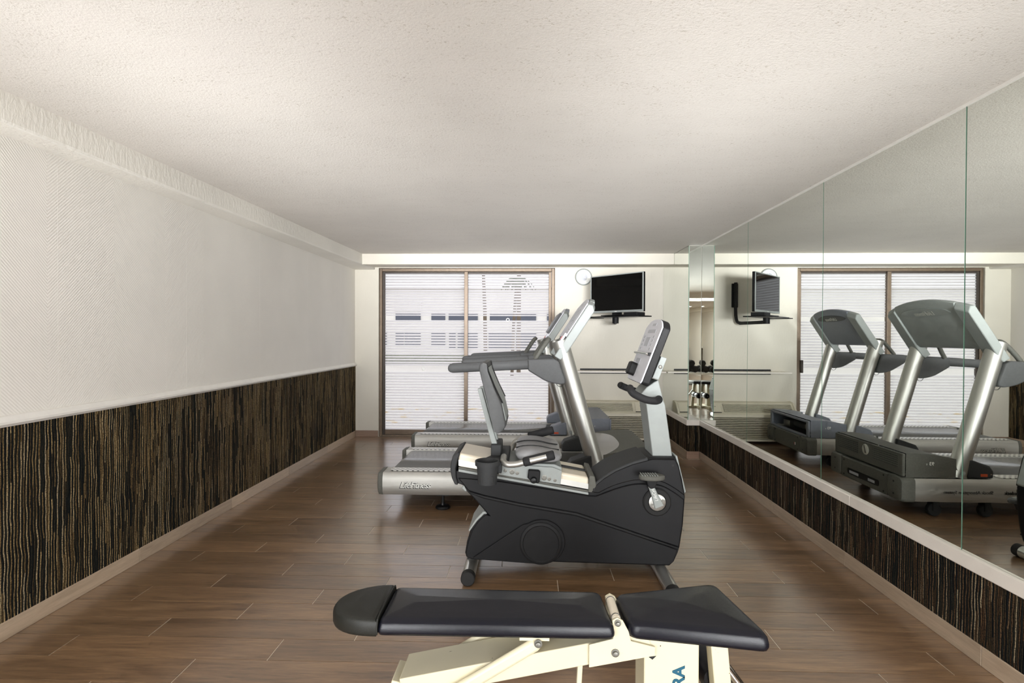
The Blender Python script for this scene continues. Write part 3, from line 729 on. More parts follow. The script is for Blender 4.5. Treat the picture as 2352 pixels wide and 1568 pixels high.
for s, yy in ((-1, YN+.004), (1, YF-.004)):
    MB().tube([(x, yy, z-.006) for x, z in ridge], [.003, .008, .009, .009, .008, .004], 10).build('ridge', 'black_plastic', sh)
    # flywheel cover: drop-shaped plate and drum
    c = (.072, .184)
    pts = [(c[0]+.118*math.cos(math.radians(a)), c[1]+.113*math.sin(math.radians(a))) for a in range(-90, 128, 12)] + [(-.02, .272), (-.275, .100), (-.27, .092)]
    y0 = yy+s*.001; MB().prism(pts, min(y0, y0+s*.006), max(y0, y0+s*.006), 'y').build('flywheel_cover', 'shell_black', sh, bevel=.004)
    MB().rev((c[0]-.004, yy+s*.004, c[1]-.006), (0, s, 0), [(.106, 0), (.106, .008), (.100, .012), (.092, .0125), (.088, .009), (.0, .009)], 40).build('flywheel_drum', 'black_plastic', sh)
    # crank bearing
    MB().rev((.647, yy, .393), (0, s, 0), [(.070, -.004), (.070, .008), (.064, .014), (.046, .0145), (.043, .010), (0, .010)], 36).build('crank_cover', 'rubber', sh)
    cr = MB().rev((.647, yy+s*.010, .393), (0, s, 0), [(.0415, 0), (.0415, .004), (.038, .006), (0, .006)], 32).build('crank', 'aluminium', B)
    sg = 1 if s < 0 else -1
    top = (.647-.045*sg, .393+.110*sg)
    dv = Vector((top[0]-.647, 0, top[1]-.393)).normalized(); nv = Vector((dv.z, 0, -dv.x))
    A0 = Vector((.647, 0, .393))-dv*.020; A1 = Vector((top[0], 0, top[1]))+dv*.016
    quad = [A0-nv*.024, A0+nv*.024, A0+dv*.07+nv*.0155, A1+nv*.013, A1+dv*.008, A1-nv*.013, A0+dv*.07-nv*.0155]
    y0 = yy+s*.016; MB().prism([(p.x, p.z) for p in quad], min(y0, y0+s*.018), max(y0, y0+s*.018), 'y').build('crank_arm', 'silver_paint', cr, bevel=.004)
    if s < 0:
        mid = Vector((.647, 0, .393))+dv*.055
        lettering('arm_logo', 'LifeCycle', .022, (mid.x, y0-.0185, mid.z), dv, nv*-1, 'ink_white', cr, shear=.25)
    for q in (-.026, .026): MB().rev((.647+q*nv.x*1.1, yy+s*.0155, .393+q*nv.z*1.1), (0, s, 0), [(.006, 0), (.006, .002)], 10).build('bolt', 'steel_bolt', cr)
    # pedal: oval platform with ribbed tread
    py = y0+s*.062; pz = top[1]+.036
    pr = [(top[0]-.002+.063*math.cos(t)*(1+.06*math.cos(t)), py+.042*math.sin(t)) for t in [2*math.pi*k/24 for k in range(24)]]
    pe = MB().prism(pr, pz-.014, pz+.010, 'z').build('pedal', 'grey_plastic' if s > 0 else 'hood_dark', cr, bevel=.008, seg=3)
    for k in range(-4, 3):
        x = top[0]+k*.012; MB().box(x-.0025, x+.0025, py-.030, py+.030, pz+.0095, pz+.0125).build('tread_rib', 'silver_paint', pe, smooth=0)
    MB().prism([(top[0]-.028, pz-.012), (top[0]+.030, pz-.012), (top[0]+.016, pz-.052), (top[0]-.004, pz-.058), (top[0]-.018, pz-.046)], py-.014, py+.014, 'y').build('pedal_weight', 'black_plastic', pe, bevel=.004)
    MB().cyl((top[0], y0, top[1]), (top[0], py, pz-.01), .008, 12).build('pedal_axle', 'steel_bolt', pe)
# rim on the upper edge, bright shell edges, and a painted-in reflection on the leg
rim = smooth_path([(.330, .478), (.385, .520), (.441, .555), (.524, .591), (.600, .614)], 4)
MB().prism(rim + [(x+.006, z-.022) for x, z in rim[::-1]], YN+.004, YF-.004, 'y').build('rim_band', 'charcoal', sh, bevel=.004)
MB().prism([(.304, .437), (.312, .522), (.338, .516), (.345, .470), (.352, .434)], YN+.002, YF-.002, 'y').build('rail_stop', 'hood_dark', B, bevel=.004)
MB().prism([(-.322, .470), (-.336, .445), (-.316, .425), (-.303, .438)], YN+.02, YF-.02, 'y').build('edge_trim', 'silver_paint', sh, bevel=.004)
MB().prism([(-.214, .330), (-.226, .329), (-.262, .290), (-.300, .232), (-.294, .226), (-.256, .280), (-.22, .316), (-.204, .318)], YN+.012, YF-.012, 'y').build('leg_reflection', 'silver_paint', sh, bevel=.003)  # reflection on the rear of the leg cover, painted as a silver strip
MB().prism([(.742, .622), (.752, .622), (.797, .44), (.790, .43), (.772, .51)], YN+.02, YF-.02, 'y').build('nose_edge', 'silver_paint', sh, bevel=.003)
for x, z in ((.726, .577), (.333, .452)):
    MB().rev((x, YN+.002, z), (0, -1, 0), [(.006, 0), (.006, .0015)], 10).build('screw', 'black_dull', sh)
# seat rail
def rz(x): return .627-.179*(x+.353)
rl = MB().prism([(-.352, rz(-.352)), (.308, rz(.308)), (.308, .452), (-.352, .556)], YN+.010, YF-.010, 'y').build('seat_rail', 'cream_rail', B, bevel=.012, seg=3)
for dz, h, mt in ((.034, .030, 'aluminium'), (.070, .010, 'hood_dark'), (.082, .012, 'silver_paint')):
    MB().prism([(-.350, rz(-.350)-dz), (.306, rz(.306)-dz*.92), (.306, rz(.306)-dz*.92-h*.9), (-.350, rz(-.350)-dz-h)], YN+.0085, YF-.0085, 'y').build('rail_band', mt, rl, smooth=0)
MB().prism([(-.349, .632), (-.378, .616), (-.390, .573), (-.391, .537), (-.383, .500), (-.368, .468), (-.352, .466), (-.362, .51), (-.364, .55), (-.352, .60), (-.342, .622)], YN-.002, YF+.002, 'y').build('tail_cap', 'charcoal', B, bevel=.006, seg=3)
MB().prism([(.155, rz(.155)+.002), (.305, rz(.305)+.002), (.305, rz(.305)+.006), (.155, rz(.155)+.006)], 2.86, 2.90, 'y').build('position_strip', 'charcoal', rl, smooth=0)
# seat carriage
ca = MB().prism([(-.150, .585), (.135, .577), (.172, .560), (.17, .53), (-.15, .585)], YN+.0, YF-.0, 'y').build('seat_carriage', 'silver_paint', B, bevel=.003)
for s, yy in ((-1, YN-.004), (1, YF+.004)):
    pl = MB().prism([(-.143, .572), (-.02, .572), (.126, .564), (.171, .547), (.164, .477), (-.146, .524)], min(yy, yy+s*.008), max(yy, yy+s*.008), 'y').build('carriage_plate', 'silver_paint', ca, bevel=.002)
    for x, z, r in ((-.112, .545, .008), (-.078, .540, .014), (-.052, .534, .0095), (.083, .512, .014), (.108, .506, .0095), (.137, .499, .008)):
        bo = MB().rev((x, yy+s*.0075, z), (0, s, 0), [(r, 0), (r, .002), (r*.55, .003), (r*.55, .006), (0, .006)], 18).build('bolt', 'steel_bolt', pl)
    if s < 0:
        cl = MB().prism([(.004, .556), (.056, .553), (.064, .545), (.060, .495), (.050, .489), (.012, .505), (-.001, .515)], yy-.034, yy-.008, 'y').build('lock_lever', 'black_plastic', pl, bevel=.005)
        MB().rev((.030, yy-.03, .507), (0, -1, 0), [(.015, 0), (.017, .01), (.012, .02), (0, .022)], 18).build('lever_knob', 'black_gloss', cl)
# seat cushion and back cushion
def cushion(rings_fn, n, name, mat, par, **k): return MB().loft([rings_fn(i) for i in range(n)]).build(name, mat, par, **k)
sp_ = [(.003, .592), (-.045, .598), (-.066, .622), (-.060, .648), (-.02, .662), (.05, .660), (.11, .648), (.155, .640), (.176, .620), (.168, .598), (.12, .590)]
def seat_ring(i):
    t = [0, .02, .07, .2, .5, .8, .93, .98, 1][i]; y = 2.665+.43*t
    k = [.45, .82, .97, 1.02, .98, 1.02, .97, .82, .45][i]; lift = [0, .002, .004, .004, -.004, .004, .004, .002, 0][i]
    return [(.055+(x-.055)*k, y, .622+(z-.622)*k+lift) for x, z in sp_]
se = cushion(seat_ring, 9, 'seat', 'seat_grey', B, smooth=60, sub=1)
for yy in (2.765, 2.90):
    MB().tube(smooth_path([(-.058, yy+.02, .650), (-.015, yy, .663), (.05, yy+.005, .662), (.115, yy, .650), (.158, yy+.02, .640)], 4), .0032, 8).build('seat_piping', 'black_dull', se)
bp = [(-.246, 1.058), (-.242, 1.080), (-.226, 1.090), (-.209, 1.084), (-.203, 1.045), (-.170, .965), (-.131, .885), (-.112, .80), (-.108, .772), (-.122, .748), (-.147, .735), (-.163, .742), (-.174, .775), (-.205, .90), (-.232, 1.0)]
def back_ring(i):
    t = [0, .015, .06, .2, .5, .8, .94, .985, 1][i]; y = 2.69+.38*t; k = [.72, .9, .985, 1, 1, 1, .985, .9, .72][i]
    off = [0, 0, 0, -.004, -.012, -.004, 0, 0, 0][i]
    cx, cz = -.178, .912
    return [(cx+(x-cx)*(.5+.5*k)+(off if j in (4, 5, 6, 7) else 0), y, cz+(z-cz)*(.94+.06*k)) for j, (x, z) in enumerate(bp)]
bk = cushion(back_ring, 9, 'backrest', 'grey_plastic', B, smooth=50)
for q, yy in enumerate((2.728, 3.032)):
    MB().tube([(-.207, yy, 1.079), (-.199, yy, 1.044), (-.166, yy, .964), (-.127, yy, .884)], .0035, 8).build('back_piping', 'black_dull', bk)
MB().prism([(-.203, 1.062), (-.199, 1.04), (-.166, .963), (-.128, .884), (-.108, .80), (-.110, .79), (-.12, .79), (-.14, .884), (-.178, .963), (-.212, 1.04)], 2.735, 3.025, 'y').build('front_pad', 'silver_paint', bk, bevel=.004)
for yy in (2.815, 2.925):
    po = MB().prism([(-.262, .945), (-.240, .950), (-.168, .690), (-.140, .600), (-.166, .590), (-.196, .690)], yy, yy+.030, 'y').build('backrest_post', 'silver_paint', B, bevel=.003)
MB().box(-.190, -.136, 2.79, 2.97, .60, .662).build('post_socket', 'charcoal', B, bevel=.006)
# cup holder and tray
MB().prism([(-.232, 2.705), (-.140, 2.705), (-.136, 2.82), (-.186, 2.82)], .586, .604, 'z').build('accessory_tray', 'charcoal', B, bevel=.004)
n = 32; cy_ = (-.196, 2.642)
cup = MB(); cup.loft([[(cy_[0]+r*math.cos(2*math.pi*k/n), cy_[1]+r*math.sin(2*math.pi*k/n), z) for k in range(n)] for r, z in ((.040, .500), (.046, .502), (.052, .590), (.060, .592), (.061, .612), (.058, .615), (.052, .612), (.050, .59), (.043, .512), (.0, .512))])
ch = cup.build('cup_holder', 'charcoal', B)
for a in (-60, -120): 
    t = math.radians(a); p = Vector((cy_[0]+.0485*math.cos(t), cy_[1]+.0485*math.sin(t), .53))
    MB().box(p.x-.005, p.x+.005, p.y-.0012, p.y+.004, .515, .545).build('cup_slot', 'black_dull', ch, smooth=0)
MB().box(-.150, -.128, 2.665, 2.74, .545, .60).build('cup_bracket', 'charcoal', B, bevel=.004)
# arm rests beside the seat
def arm(path, g0, g1, plate):
    ar = MB().tube(smooth_path(path, 6), .0155, 14).build('arm_rest', 'tube_silver', B)
    gr = MB().tube([g0, Vector(g0).lerp(Vector(g1), .04), Vector(g0).lerp(Vector(g1), .96), g1], [.016, .0225, .0235, .017], 16).build('grip', 'foam_black', ar)
    if plate:
        a = Vector(g0).lerp(Vector(g1), .22); b = Vector(g0).lerp(Vector(g1), .74)
        MB().tube([a+Vector((0, -.010, .002)), b+Vector((0, -.010, .002))], .0155, 16).build('pulse_sensor', 'aluminium', gr)
arm([(-.12, 2.74, .612), (-.118, 2.67, .604), (-.100, 2.642, .596), (-.06, 2.638, .597), (-.02, 2.638, .607), (.125, 2.638, .645)], (-.022, 2.638, .607), (.130, 2.638, .646), True)
arm([(-.12, 3.02, .56), (-.10, 3.10, .545), (-.090, 3.12, .58), (-.072, 3.12, .612), (-.046, 3.12, .629), (.0, 3.12, .645), (.14, 3.12, .683)], (.002, 3.12, .645), (.148, 3.12, .684), False)
MB().box(-.150, -.095, 2.70, 3.06, .575, .604).build('arm_cross_bar', 'charcoal', B, bevel=.006)
# mast, handle bar, console
ma = MB().prism([(.570, .920), (.604, .960), (.642, .988), (.664, .999), (.690, .895), (.699, .873), (.738, .600), (.638, .600), (.604, .872)], 2.79, 2.97, 'y').build('mast', 'silver_paint', B, bevel=.004)
MB().prism([(.632, 1.010), (.676, 1.120), (.705, 1.110), (.664, .999)], 2.785, 2.975, 'y').build('mast_head', 'silver_paint', ma, bevel=.003)
MB().rev((.672, 2.785, 1.066), (0, -1, 0), [(.010, 0), (.010, .003), (.006, .005)], 16).build('pivot_bolt', 'steel_bolt', ma)
MB().box(.618, .758, 2.775, 2.985, .594, .613).build('mast_collar', 'charcoal', ma, bevel=.005)
hb = MB().tube(smooth_path([(.512, 2.745, .962), (.510, 2.715, .954), (.524, 2.694, .936), (.578, 2.686, .911), (.625, 2.700, .903), (.655, 2.745, .902), (.668, 2.80, .903)], 6), .0185, 16).build('handle_bar', 'foam_black', B)
MB().tube(smooth_path([(.515, 3.04, .950), (.530, 3.055, .942), (.58, 3.06, .922), (.635, 3.03, .906), (.66, 2.96, .903)], 6), .0185, 16).build('bar_end', 'foam_black', hb)
MB().tube([(.508, 3.036, .953), (.516, 3.042, .949)], .0155, 16).build('end_plug', 'black_dull', hb)
dd = Vector((.3545, 0, .935)); nn = Vector((-.935, 0, .3545)); O = Vector((.557, 0, .986))
def face_poly(inset, L=.347):
    y0, y1 = 2.70+inset, 3.065-inset
    pts = [(y0+.012, inset), (y1-.012, inset), (y1, inset+.012)]
    top = L-inset
    for k in range(13):
        t = k/12; y = y1+(y0-y1)*t; e = abs(2*t-1)
        pts.append((y, top-.045*e**3.2))
    pts.append((y0, inset+.012)); return pts
def face_solid(inset, a, b):
    P_ = face_poly(inset); return MB().loft([[tuple(O+dd*s_+nn*h+Vector((0, y, 0))) for y, s_ in P_] for h in (a, b)])
co = face_solid(0, -.040, -.002).build('console', 'black_plastic', B, bevel=.005)
face_solid(.002, -.003, .004).build('console_face', 'overlay_white', co, bevel=.002)
def fchip(name, y0, y1, s0, s1, h, mat): MB().loft([[tuple(O+dd*s_+nn*q+Vector((0, y, 0))) for y, s_ in ((y0, s0), (y1, s0), (y1, s1), (y0, s1))] for q in (.0035, h)]).build(name, mat, co, smooth=0)
fchip('display', 2.80, 2.97, .268, .288, .0052, 'overlay_grey'); fchip('screen', 2.86, 2.95, .195, .245, .0052, 'overlay_grey')
for k in range(4): fchip('key', 2.78, 2.81, .175+k*.022, .188+k*.022, .0052, 'overlay_grey'); fchip('key', 2.99, 3.02, .175+k*.022, .188+k*.022, .0052, 'overlay_grey')
fchip('keypad', 2.90, 3.00, .09, .125, .0052, 'overlay_grey')
fchip('brand_patch', 2.84, 2.92, .308, .322, .0052, 'overlay_grey')
MB().tube([tuple(O+dd*.150+nn*h+Vector((0, y, 0))) for y, h in ((2.725, .002), (2.728, .022), (3.03, .022), (3.034, .002))], .0055, 10).build('reading_ledge', 'chrome', co)
MB().box(.595, .612, 2.720, 2.732, 1.125, 1.140).build('ledge_clip', 'black_plastic', co, bevel=.002)
fk = O+dd*.060+Vector((0, 2.955, 0))
MB().rev(tuple(fk), tuple(nn), [(.038, 0), (.040, .006), (.040, .020), (.036, .028), (0, .029)], 28).build('knob_ring', 'overlay_white', co)
MB().loft([[tuple(fk+nn*h+dd*(u*k)+Vector((0, v*k, 0))) for v, u in rrect(-.040, .030, -.036, .036, .018)] for h, k in ((.002, 1), (.034, 1), (.042, .85))]).build('fan_knob', 'black_plastic', co)
# floor stabilisers
for x, zz, yn in ((-.290, .0355, 2.628), (.676, .0355, 2.50)):
    fo = MB().tube([(x, yn+.037, zz), (x, 3.10, zz)], .0335, 20).build('floor_bar', 'aluminium', B)
    for a, b in ((yn, yn+.04), (3.098, 3.138)):
        MB().rev((x, a, zz), (0, 1, 0), [(.030, -.002), (.0345, .002), (.0352, .01), (.0352, b-a)], 20).build('bar_cap', 'rubber', fo)
    MB().box(x-.02, x+.02, 2.80, 2.96, .05, .10).build('bar_bracket', 'black_dull', fo)

# ------------------------------------------------------------------ weight bench
K = thing('weight_bench', 'cream steel weight bench with black padded back and seat, in the foreground', 'bench', (.3, 1.52, 0))
def pad(name, outline, ztop, th, mat, par, rnd=.016, crown=.006):
    """cushion from a convex plan outline; ztop(x)"""
    xs = [p[0] for p in outline]; ys_ = [p[1] for p in outline]
    cx, cy = (min(xs)+max(xs))/2, (min(ys_)+max(ys_))/2; hx, hy = (max(xs)-min(xs))/2, (max(ys_)-min(ys_))/2
    rings = []
    for d, h in ((.012, -th-.002), (.003, -th), (0, -th+.008), (0, -rnd-.004), (rnd*.12, -rnd*.62), (rnd*.42, -rnd*.25), (rnd*1.0, -.003), (rnd*2.0, 0), (rnd*3.2, crown*.6)):
        rings.append([(cx+(x-cx)*(1-d/hx), cy+(y-cy)*(1-d/hy), 0) for x, y in outline])
        rings[-1] = [(p[0], p[1], ztop(p[0])+h) for p in rings[-1]]
    last = rings[-1]
    for k in (.75, .5, .25, .03): rings.append([(cx+(p[0]-cx)*k, cy+(p[1]-cy)*k, ztop(cx+(p[0]-cx)*k)+crown*(1-.4*k)) for p in last])
    return MB().loft(rings).build(name, mat, par, smooth=60)
def ccw(pts):
    a = sum(p[0]*q[1]-q[0]*p[1] for p, q in zip(pts, pts[1:]+pts[:1])); return pts if a > 0 else pts[::-1]
def rounded(pts, r, n=5):
    out = []; m_ = len(pts)
    for i in range(m_):
        a, b, c = Vector(pts[i-1]), Vector(pts[i]), Vector(pts[(i+1) % m_])
        p = b+(a-b).normalized()*r; q = b+(c-b).normalized()*r
        for k in range(n+1):
            t = k/n; s_ = (1-t)**2*p+2*t*(1-t)*b+t*t*q; out.append((s_.x, s_.y))
    return out
zb = lambda x: .460
back = rounded(ccw([(-.405, 1.441), (.236, 1.444), (.222, 1.640), (-.405, 1.650)]), .018)
pad('back_pad', back, zb, .045, 'vinyl_navy', K, rnd=.026, crown=.009)
head = [(-.402, 1.438)] + [(-.41-.145*math.sin(math.radians(a)), 1.546-.108*math.cos(math.radians(a))) for a in range(0, 181, 10)] + [(-.402, 1.653)]
pad('head_cap', ccw(head), lambda x: .463-.05*max(0, (-.43-x))**1.0*.9, .050, 'vinyl_cap', K, rnd=.02)
MB().tube([(-.403, 1.440, .418), (-.403, 1.438, .44), (-.403, 1.447, .456), (-.403, 1.48, .4605), (-.403, 1.55, .4640), (-.403, 1.62, .4605), (-.403, 1.645, .456), (-.403, 1.653, .44)], .0024, 8).build('cap_seam', 'vinyl_cap', K)
zs = lambda x: .460+.010*(x-.26)/.35
seat = rounded(ccw([(.272, 1.455), (.622, 1.383), (.580, 1.690), (.254, 1.624)]), .030)
pad('seat_pad', seat, zs, .047, 'vinyl_navy', K, rnd=.027, crown=.010)
# hinge
hg = MB().tube([(.243, 1.478, .449), (.243, 1.60, .449)], .0125, 16).build('hinge_tube', 'cream_rail', K)
for y in (1.492, 1.588): MB().rev((.243, y, .449), (0, 1, 0), [(.0135, -.002), (.0135, .002)], 16).build('hinge_ring', 'steel_bolt', hg)
def bolt(x, y, z, s, par, r=.011):
    MB().rev((x, y, z), (0, s, 0), [(r, 0), (r, .003), (r*.62, .0032), (r*.62, .010), (r*.4, .011)], 14).build('bolt', 'steel_bolt', par)
# side plates carrying the hinge
for s, y in ((-1, 1.472), (1, 1.602)):
    pl = MB().prism([(.168, .388), (.168, .326), (.345, .362), (.345, .385), (.280, .400), (.274, .425), (.258, .455), (.243, .463), (.230, .455), (.232, .405)], min(y, y+s*.006), max(y, y+s*.006), 'y').build('side_plate', 'cream_paint', K, bevel=.001)
    bolt(.238, y+s*.006, .368, s, pl); bolt(.244, y+s*.006, .449, s, pl, .009)
# sloping main beam
def bar2(p0, p1, w, h, mat, name, par, bev=.003):
    """box bar along p0->p1 in the XZ plane, width w in Y, height h"""
    a, b = Vector(p0), Vector(p1); d_ = (b-a).normalized(); u_ = Vector((-d_.z, 0, d_.x))
    pts = [a+u_*h/2, b+u_*h/2, b-u_*h/2, a-u_*h/2]
    return MB().prism([(p.x, p.z) for p in pts], a.y-w/2, a.y+w/2, 'y').build(name, mat, par, bevel=bev)
bar2((.335, 1.537, .392), (-.345, 1.537, .248), .122, .058, 'cream_paint', 'main_beam', K)
bar2((.030, 1.462, .394), (-.36, 1.462, .152), .022, .036, 'cream_paint', 'back_strut', K, .010)
bar2((.010, 1.622, .404), (-.36, 1.622, .175), .022, .036, 'cream_paint', 'back_strut', K, .010)
st = MB().box(-.02, .06, 1.455, 1.63, .402, .414).build('pad_bracket', 'cream_paint', K)
bolt(.030, 1.450, .398, -1, st); bolt(.030, 1.633, .398, 1, st)
bar2((-.35, 1.537, .26), (-.40, 1.537, .03), .10, .05, 'cream_paint', 'rear_leg', K)
rb = MB().prism(rrect(-.43, -.37, 1.28, 1.80, .012), .0, .05, 'z').build('rear_foot', 'cream_paint', K, bevel=.004)
# support column with lettering
col = MB().box(.318, .466, 1.478, 1.598, .045, .408).build('column', 'cream_paint', K, bevel=.004)
lettering('column_logo', 'RA', .0445, (.4125, 1.4772, .300), (0, 0, 1), (-1, 0, 0), 'ink_teal', col, bold=.0016)
MB().prism([(.330, .352), (.350, .355), (.340, .345)], 1.4765, 1.4785, 'y').build('paint_chip', 'black_dull', col, smooth=0)
MB().box(.29, .49, 1.30, 1.78, .0, .045).build('column_foot', 'cream_paint', K, bevel=.004)
ll = bar2((.520, 1.515, .425), (.558, 1.515, .022), .05, .046, 'cream_paint', 'front_leg', K)
MB().box(.45, .66, 1.49, 1.54, .0, .03).build('front_foot', 'cream_paint', K, bevel=.004)
bar2((.152, 1.537, .330), (.140, 1.537, .09), .02, .014, 'cream_paint', 'adjust_pin', K, .002)
# leg hold-down rollers
sp2 = MB().tube([(.548, 1.545, .236), (.548, 1.90, .236)], .012, 14).build('roller_bar', 'chrome', K)
for y0 in (1.562, 1.722):
    MB().rev((.548, y0, .236), (0, 1, 0), [(.020, 0), (.040, .006), (.047, .03), (.048, .075), (.047, .12), (.040, .144), (.020, .15)], 24).build('foam_roller', 'vinyl_navy', sp2)
MB().tube([(.556, 1.53, .300), (.655, 1.53, .170)], .013, 14).build('roller_arm', 'chrome', K)

# ------------------------------------------------------------------ television on its wall arm
A_ = Vector((.695, 6.11, 0)); B_ = Vector((1.170, 5.575, 0)); ax = (B_-A_).normalized(); nb = Vector((-ax.y, ax.x, 0))   # nb: away from viewers
if nb.y < 0: nb = -nb
tv = thing('television', 'black flat television swivelled on the end wall above the air conditioner', 'television', tuple((A_+B_)/2+Vector((0, 0, 1.44))))
def obox(u0, u1, v0, v1, z0, z1, name, mat, par, bev=.002):
    pts = [A_+ax*u+nb*v for u, v in ((u0, v0), (u1, v0), (u1, v1), (u0, v1))]
    return MB().prism([(p.x, p.y) for p in pts], z0, z1, 'z').build(name, mat, par, bevel=bev, smooth=30)
LT = (B_-A_).length; z0, z1 = 1.477, 1.884
obox(0, LT, 0.004, .032, z0, z1, 'casing', 'black_gloss', tv, .004)
for nm, u0, u1, a, b in (('bezel', 0, LT, z1-.010, z1), ('bezel', 0, LT, z0, z0+.022), ('bezel', 0, .012, z0+.0222, z1-.0102), ('bezel', LT-.014, LT, z0+.0222, z1-.0102)):
    obox(u0, u1, -.002, .0038, a, b, nm, 'silver_paint', tv, .001)
obox(.0122, LT-.0142, .001, .0036, z0+.0222, z1-.0102, 'screen', 'screen_black', tv, 0)
MB().loft([[tuple(A_+ax*u+nb*v+Vector((0, 0, z))) for u, z in ((.06+i, z0+.04+i), (LT-.06-i, z0+.04+i), (LT-.06-i, z1-.05-i), (.06+i, z1-.05-i))] for v, i in ((.030, 0), (.060, .02), (.072, .05))]).build('rear_cover', 'black_plastic', tv, bevel=.004)
obox(.30, .42, .010, .030, z0-.028, z0, 'stand_neck', 'black_gloss', tv)
obox(.20, .52, -.06, .10, z0-.036, z0-.028, 'stand_foot', 'black_gloss', tv, .003)
pc = A_+ax*.36-nb*.0026
obox(.345, .375, -.0028, -.0019, z0+.007, z0+.013, 'maker_plate', 'ink_white', tv, 0)
mt = thing('swivel_wall_bracket', 'black swivelling wall arm with a small shelf under the television', 'wall bracket', (1.045, YB-.01, 1.38))
MB().box(1.010, 1.080, YB-.030, YB-.001, 1.566, 1.846).build('wall_plate', 'black_plastic', mt, bevel=.004)
MB().cyl((1.045, YB-.045, 1.555), (1.045, YB-.045, 1.856), .020, 16).build('hinge_post', 'black_gloss', mt)
end = A_+ax*.34+nb*.02
MB().tube(smooth_path([(1.045, YB-.045, 1.56), (1.043, YB-.05, 1.46), (1.035, YB-.08, 1.395), (1.01, YB-.14, 1.378)], 5), .019, 14).build('drop_arm', 'black_gloss', mt)
MB().tube([(1.02, YB-.11, 1.378), (end.x, end.y, 1.378)], .019, 14, ry=.015).build('swing_arm', 'black_plastic', mt)
MB().cyl((end.x, end.y, 1.36), (end.x, end.y, 1.425), .034, 20).build('swivel', 'black_plastic', mt)
obox(.04, LT+.02, -.115, .115, 1.423, 1.435, 'shelf', 'black_gloss', mt, .003)
for u, v, z in ((.03, -.1, .0),):
    pts = [A_+ax*a+nb*b for a, b in ((-.03, -.13), (.10, -.115), (.10, .115), (.0, .09))]
    MB().prism([(p.x, p.y) for p in pts], 1.418, 1.428, 'z').build('shelf_wing', 'black_plastic', mt, bevel=.002)
sb = obox(.53, .70, -.085, .05, 1.4352, 1.470, 'set_top_box', 'black_plastic', None, .004)
tag(sb, 'small black set-top box on the shelf under the television', 'set-top box')

# wall clock
ck = thing('wall_clock', 'round white wall clock with grey centre at the upper left of the television', 'clock', (.655, YB-.012, 1.925))
MB().rev((.655, YB-.001, 1.925), (0, -1, 0), [(.098, 0), (.100, .012), (.096, .026), (.088, .028), (.086, .020), (0, .020)], 40).build('case', 'silver_paint', ck)
MB().rev((.655, YB-.0205, 1.925), (0, -1, 0), [(.0855, 0), (.0855, .001), (0, .001)], 40).build('dial', 'ink_white', ck)
MB().rev((.655, YB-.0216, 1.925), (0, -1, 0), [(.046, 0), (.046, .0008), (0, .0008)], 32).build('dial_centre', 'overlay_grey', ck)
for a, L in ((75, .06), (-30, .045)):
    t = math.radians(a); MB().tube([(.655, YB-.0235, 1.925), (.655+L*math.cos(t), YB-.0235, 1.925+L*math.sin(t))], .0025, 6).build('hand', 'ink_white', ck)

# wall shelf
sf = thing('wall_shelf', 'long narrow cream wall shelf with black edging on the end wall', 'shelf', (1.0, YB-.1, .80))
MB().box(.46, XP-.006, YB-.20, YB-.0015, .800, .818).build('board', 'cream_ledge', sf, bevel=.002)
MB().box(.62, 1.47, YB-.010, YB-.0015, .8185, .838).build('upper_edging', 'black_dull', sf, smooth=0)
MB().box(.62, 1.47, YB-.012, YB-.0015, .778, .7995).build('lower_edging', 'black_dull', sf, smooth=0)

# ------------------------------------------------------------------ air conditioner
ac = thing('air_conditioner', 'cream through-wall air conditioner with slatted front below the wall shelf', 'air conditioner', (.935, 6.39, 0))
X0, X1 = .40, 1.475
pf = [(YB-.0015, .03), (YB-.0015, .462), (YB-.05, .462), (YB-.10, .452), (YB-.20, .345), (YB-.235, .335), (YB-.235, .300), (YB-.16, .30), (YB-.16, .06), (YB-.235, .055), (YB-.235, .03)]
MB().prism(pf, X0, X1, 'x').build('cabinet', 'ac_cream', ac, bevel=.004)
for a, b in ((X0-.004, X0+.02), (X1-.02, X1+.004)):
    MB().prism([(YB-.002, .03), (YB-.002, .468), (YB-.05, .468), (YB-.11, .456), (YB-.19, .38), (YB-.238, .26), (YB-.242, .03)], a, b, 'x').build('end_panel', 'ac_cream', ac, bevel=.006)
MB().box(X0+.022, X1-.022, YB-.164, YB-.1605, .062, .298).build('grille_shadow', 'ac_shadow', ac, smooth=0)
for i in range(12):
    z = .066+i*.0196
    MB().prism([(YB-.2155, z+.004), (YB-.234, z), (YB-.236, z+.008), (YB-.2155, z+.011)], X0+.022, X1-.022, 'x').build('slat', 'ac_cream', ac, smooth=0)
dn = Vector((0, -.107, -.10)).normalized()
def slope_pt(t): return (YB-.10-.100*t, .452-.107*t)
yA, zA = slope_pt(.10); yB_, zB_ = slope_pt(.86)
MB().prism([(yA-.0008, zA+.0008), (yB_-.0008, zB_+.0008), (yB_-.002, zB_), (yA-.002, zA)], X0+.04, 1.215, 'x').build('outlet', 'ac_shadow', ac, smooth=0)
for i in range(6):
    y_, z_ = slope_pt(.16+i*.125)
    MB().prism([(y_, z_), (y_-.008, z_+.006), (y_-.013, z_+.001), (y_-.006, z_-.006)], X0+.042, 1.213, 'x').build('louvre', 'ac_cream', ac, smooth=0)
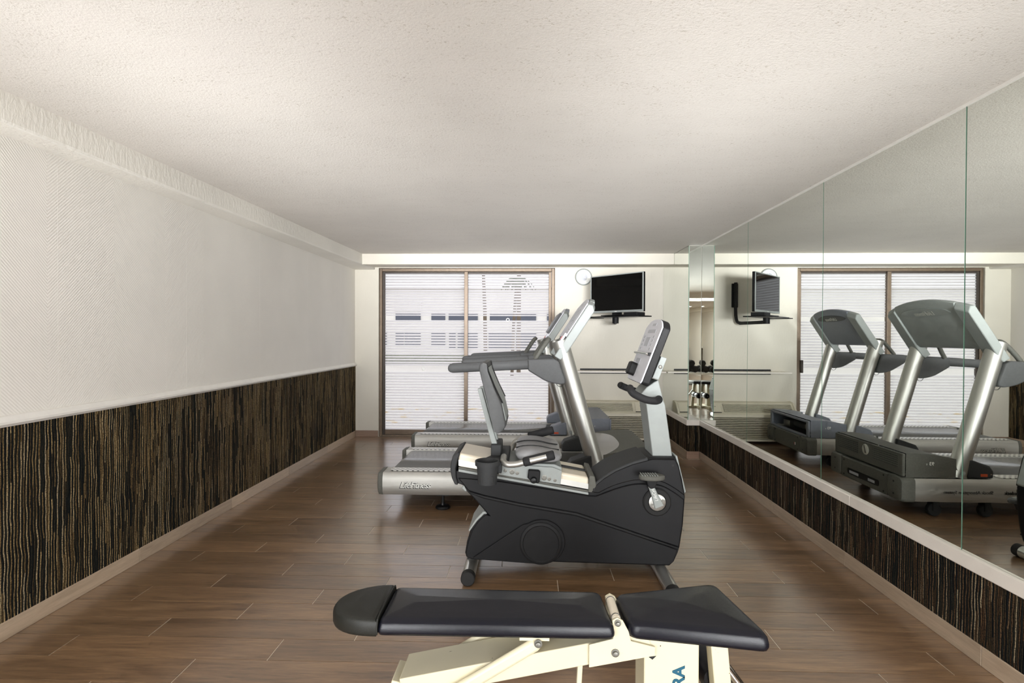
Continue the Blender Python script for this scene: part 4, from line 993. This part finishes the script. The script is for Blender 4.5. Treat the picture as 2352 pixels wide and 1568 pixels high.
yA, zA = slope_pt(.05); yB_, zB_ = slope_pt(.92)
MB().prism([(yA-.001, zA+.001), (yB_-.001, zB_+.001), (yB_-.004, zB_+.004), (yA-.004, zA+.004)], 1.245, X1-.024, 'x').build('control_lid', 'ac_cream', ac, bevel=.001)
MB().prism([(yB_-.001, zB_), (yB_-.005, zB_-.005), (yB_-.009, zB_-.001), (yB_-.004, zB_+.004)], 1.245, X1-.024, 'x').build('lid_gap', 'black_dull', ac, smooth=0)
yM, zM = slope_pt(.40)
lettering('lid_print', 'INTER', .020, (1.325, yM-.0048, zM+.0048), (1, 0, 0), (0, .107, .10), 'charcoal', ac)

# ------------------------------------------------------------------ behind the camera, seen only in the pier mirror
rk = thing('dumbbell_rack', 'low white dumbbell rack behind the camera, reflected in the narrow pier mirror', 'rack', (-.6, -1.62, 0))
MB().box(-1.3, .1, -1.80, -1.44, .365, .405).build('top_shelf', 'white_trim', rk, bevel=.004)
MB().box(-1.3, .1, -1.78, -1.46, .12, .15).build('lower_shelf', 'silver_paint', rk, bevel=.004)
for x in (-1.26, .02): MB().box(x, x+.04, -1.76, -1.48, 0, .366).build('leg', 'charcoal', rk, bevel=.003)
def dumbbell(x, z, r, i):
    d_ = thing('dumbbell', ['black dumbbell at the %s of the white rack, seen in the pier mirror', 'black dumbbell lying on top of the others, %s, seen in the pier mirror'][z > .5] % ['left end', 'second place', 'third place', 'fourth place', 'fifth place', 'sixth place', 'seventh place', 'left one', 'middle one', 'right one'][i], 'dumbbell', (x, -1.62, z-r), 'dumbbells on the rack')
    for s in (-1, 1):
        MB().rev((x, -1.62+s*.065, z), (0, s, 0), [(r*.8, 0), (r, .012), (r, .075), (r*.75, .09)], 8).build('head', 'rubber', d_, smooth=20)
    MB().cyl((x, -1.69, z), (x, -1.55, z), .015, 12).build('handle', 'chrome', d_)
for i in range(7): dumbbell(-1.12+i*.165, .405+.078, .078, i)
for i in range(3): dumbbell(-.955+i*.165*2-.0825, .405+.078+.134, .078, 7+i)
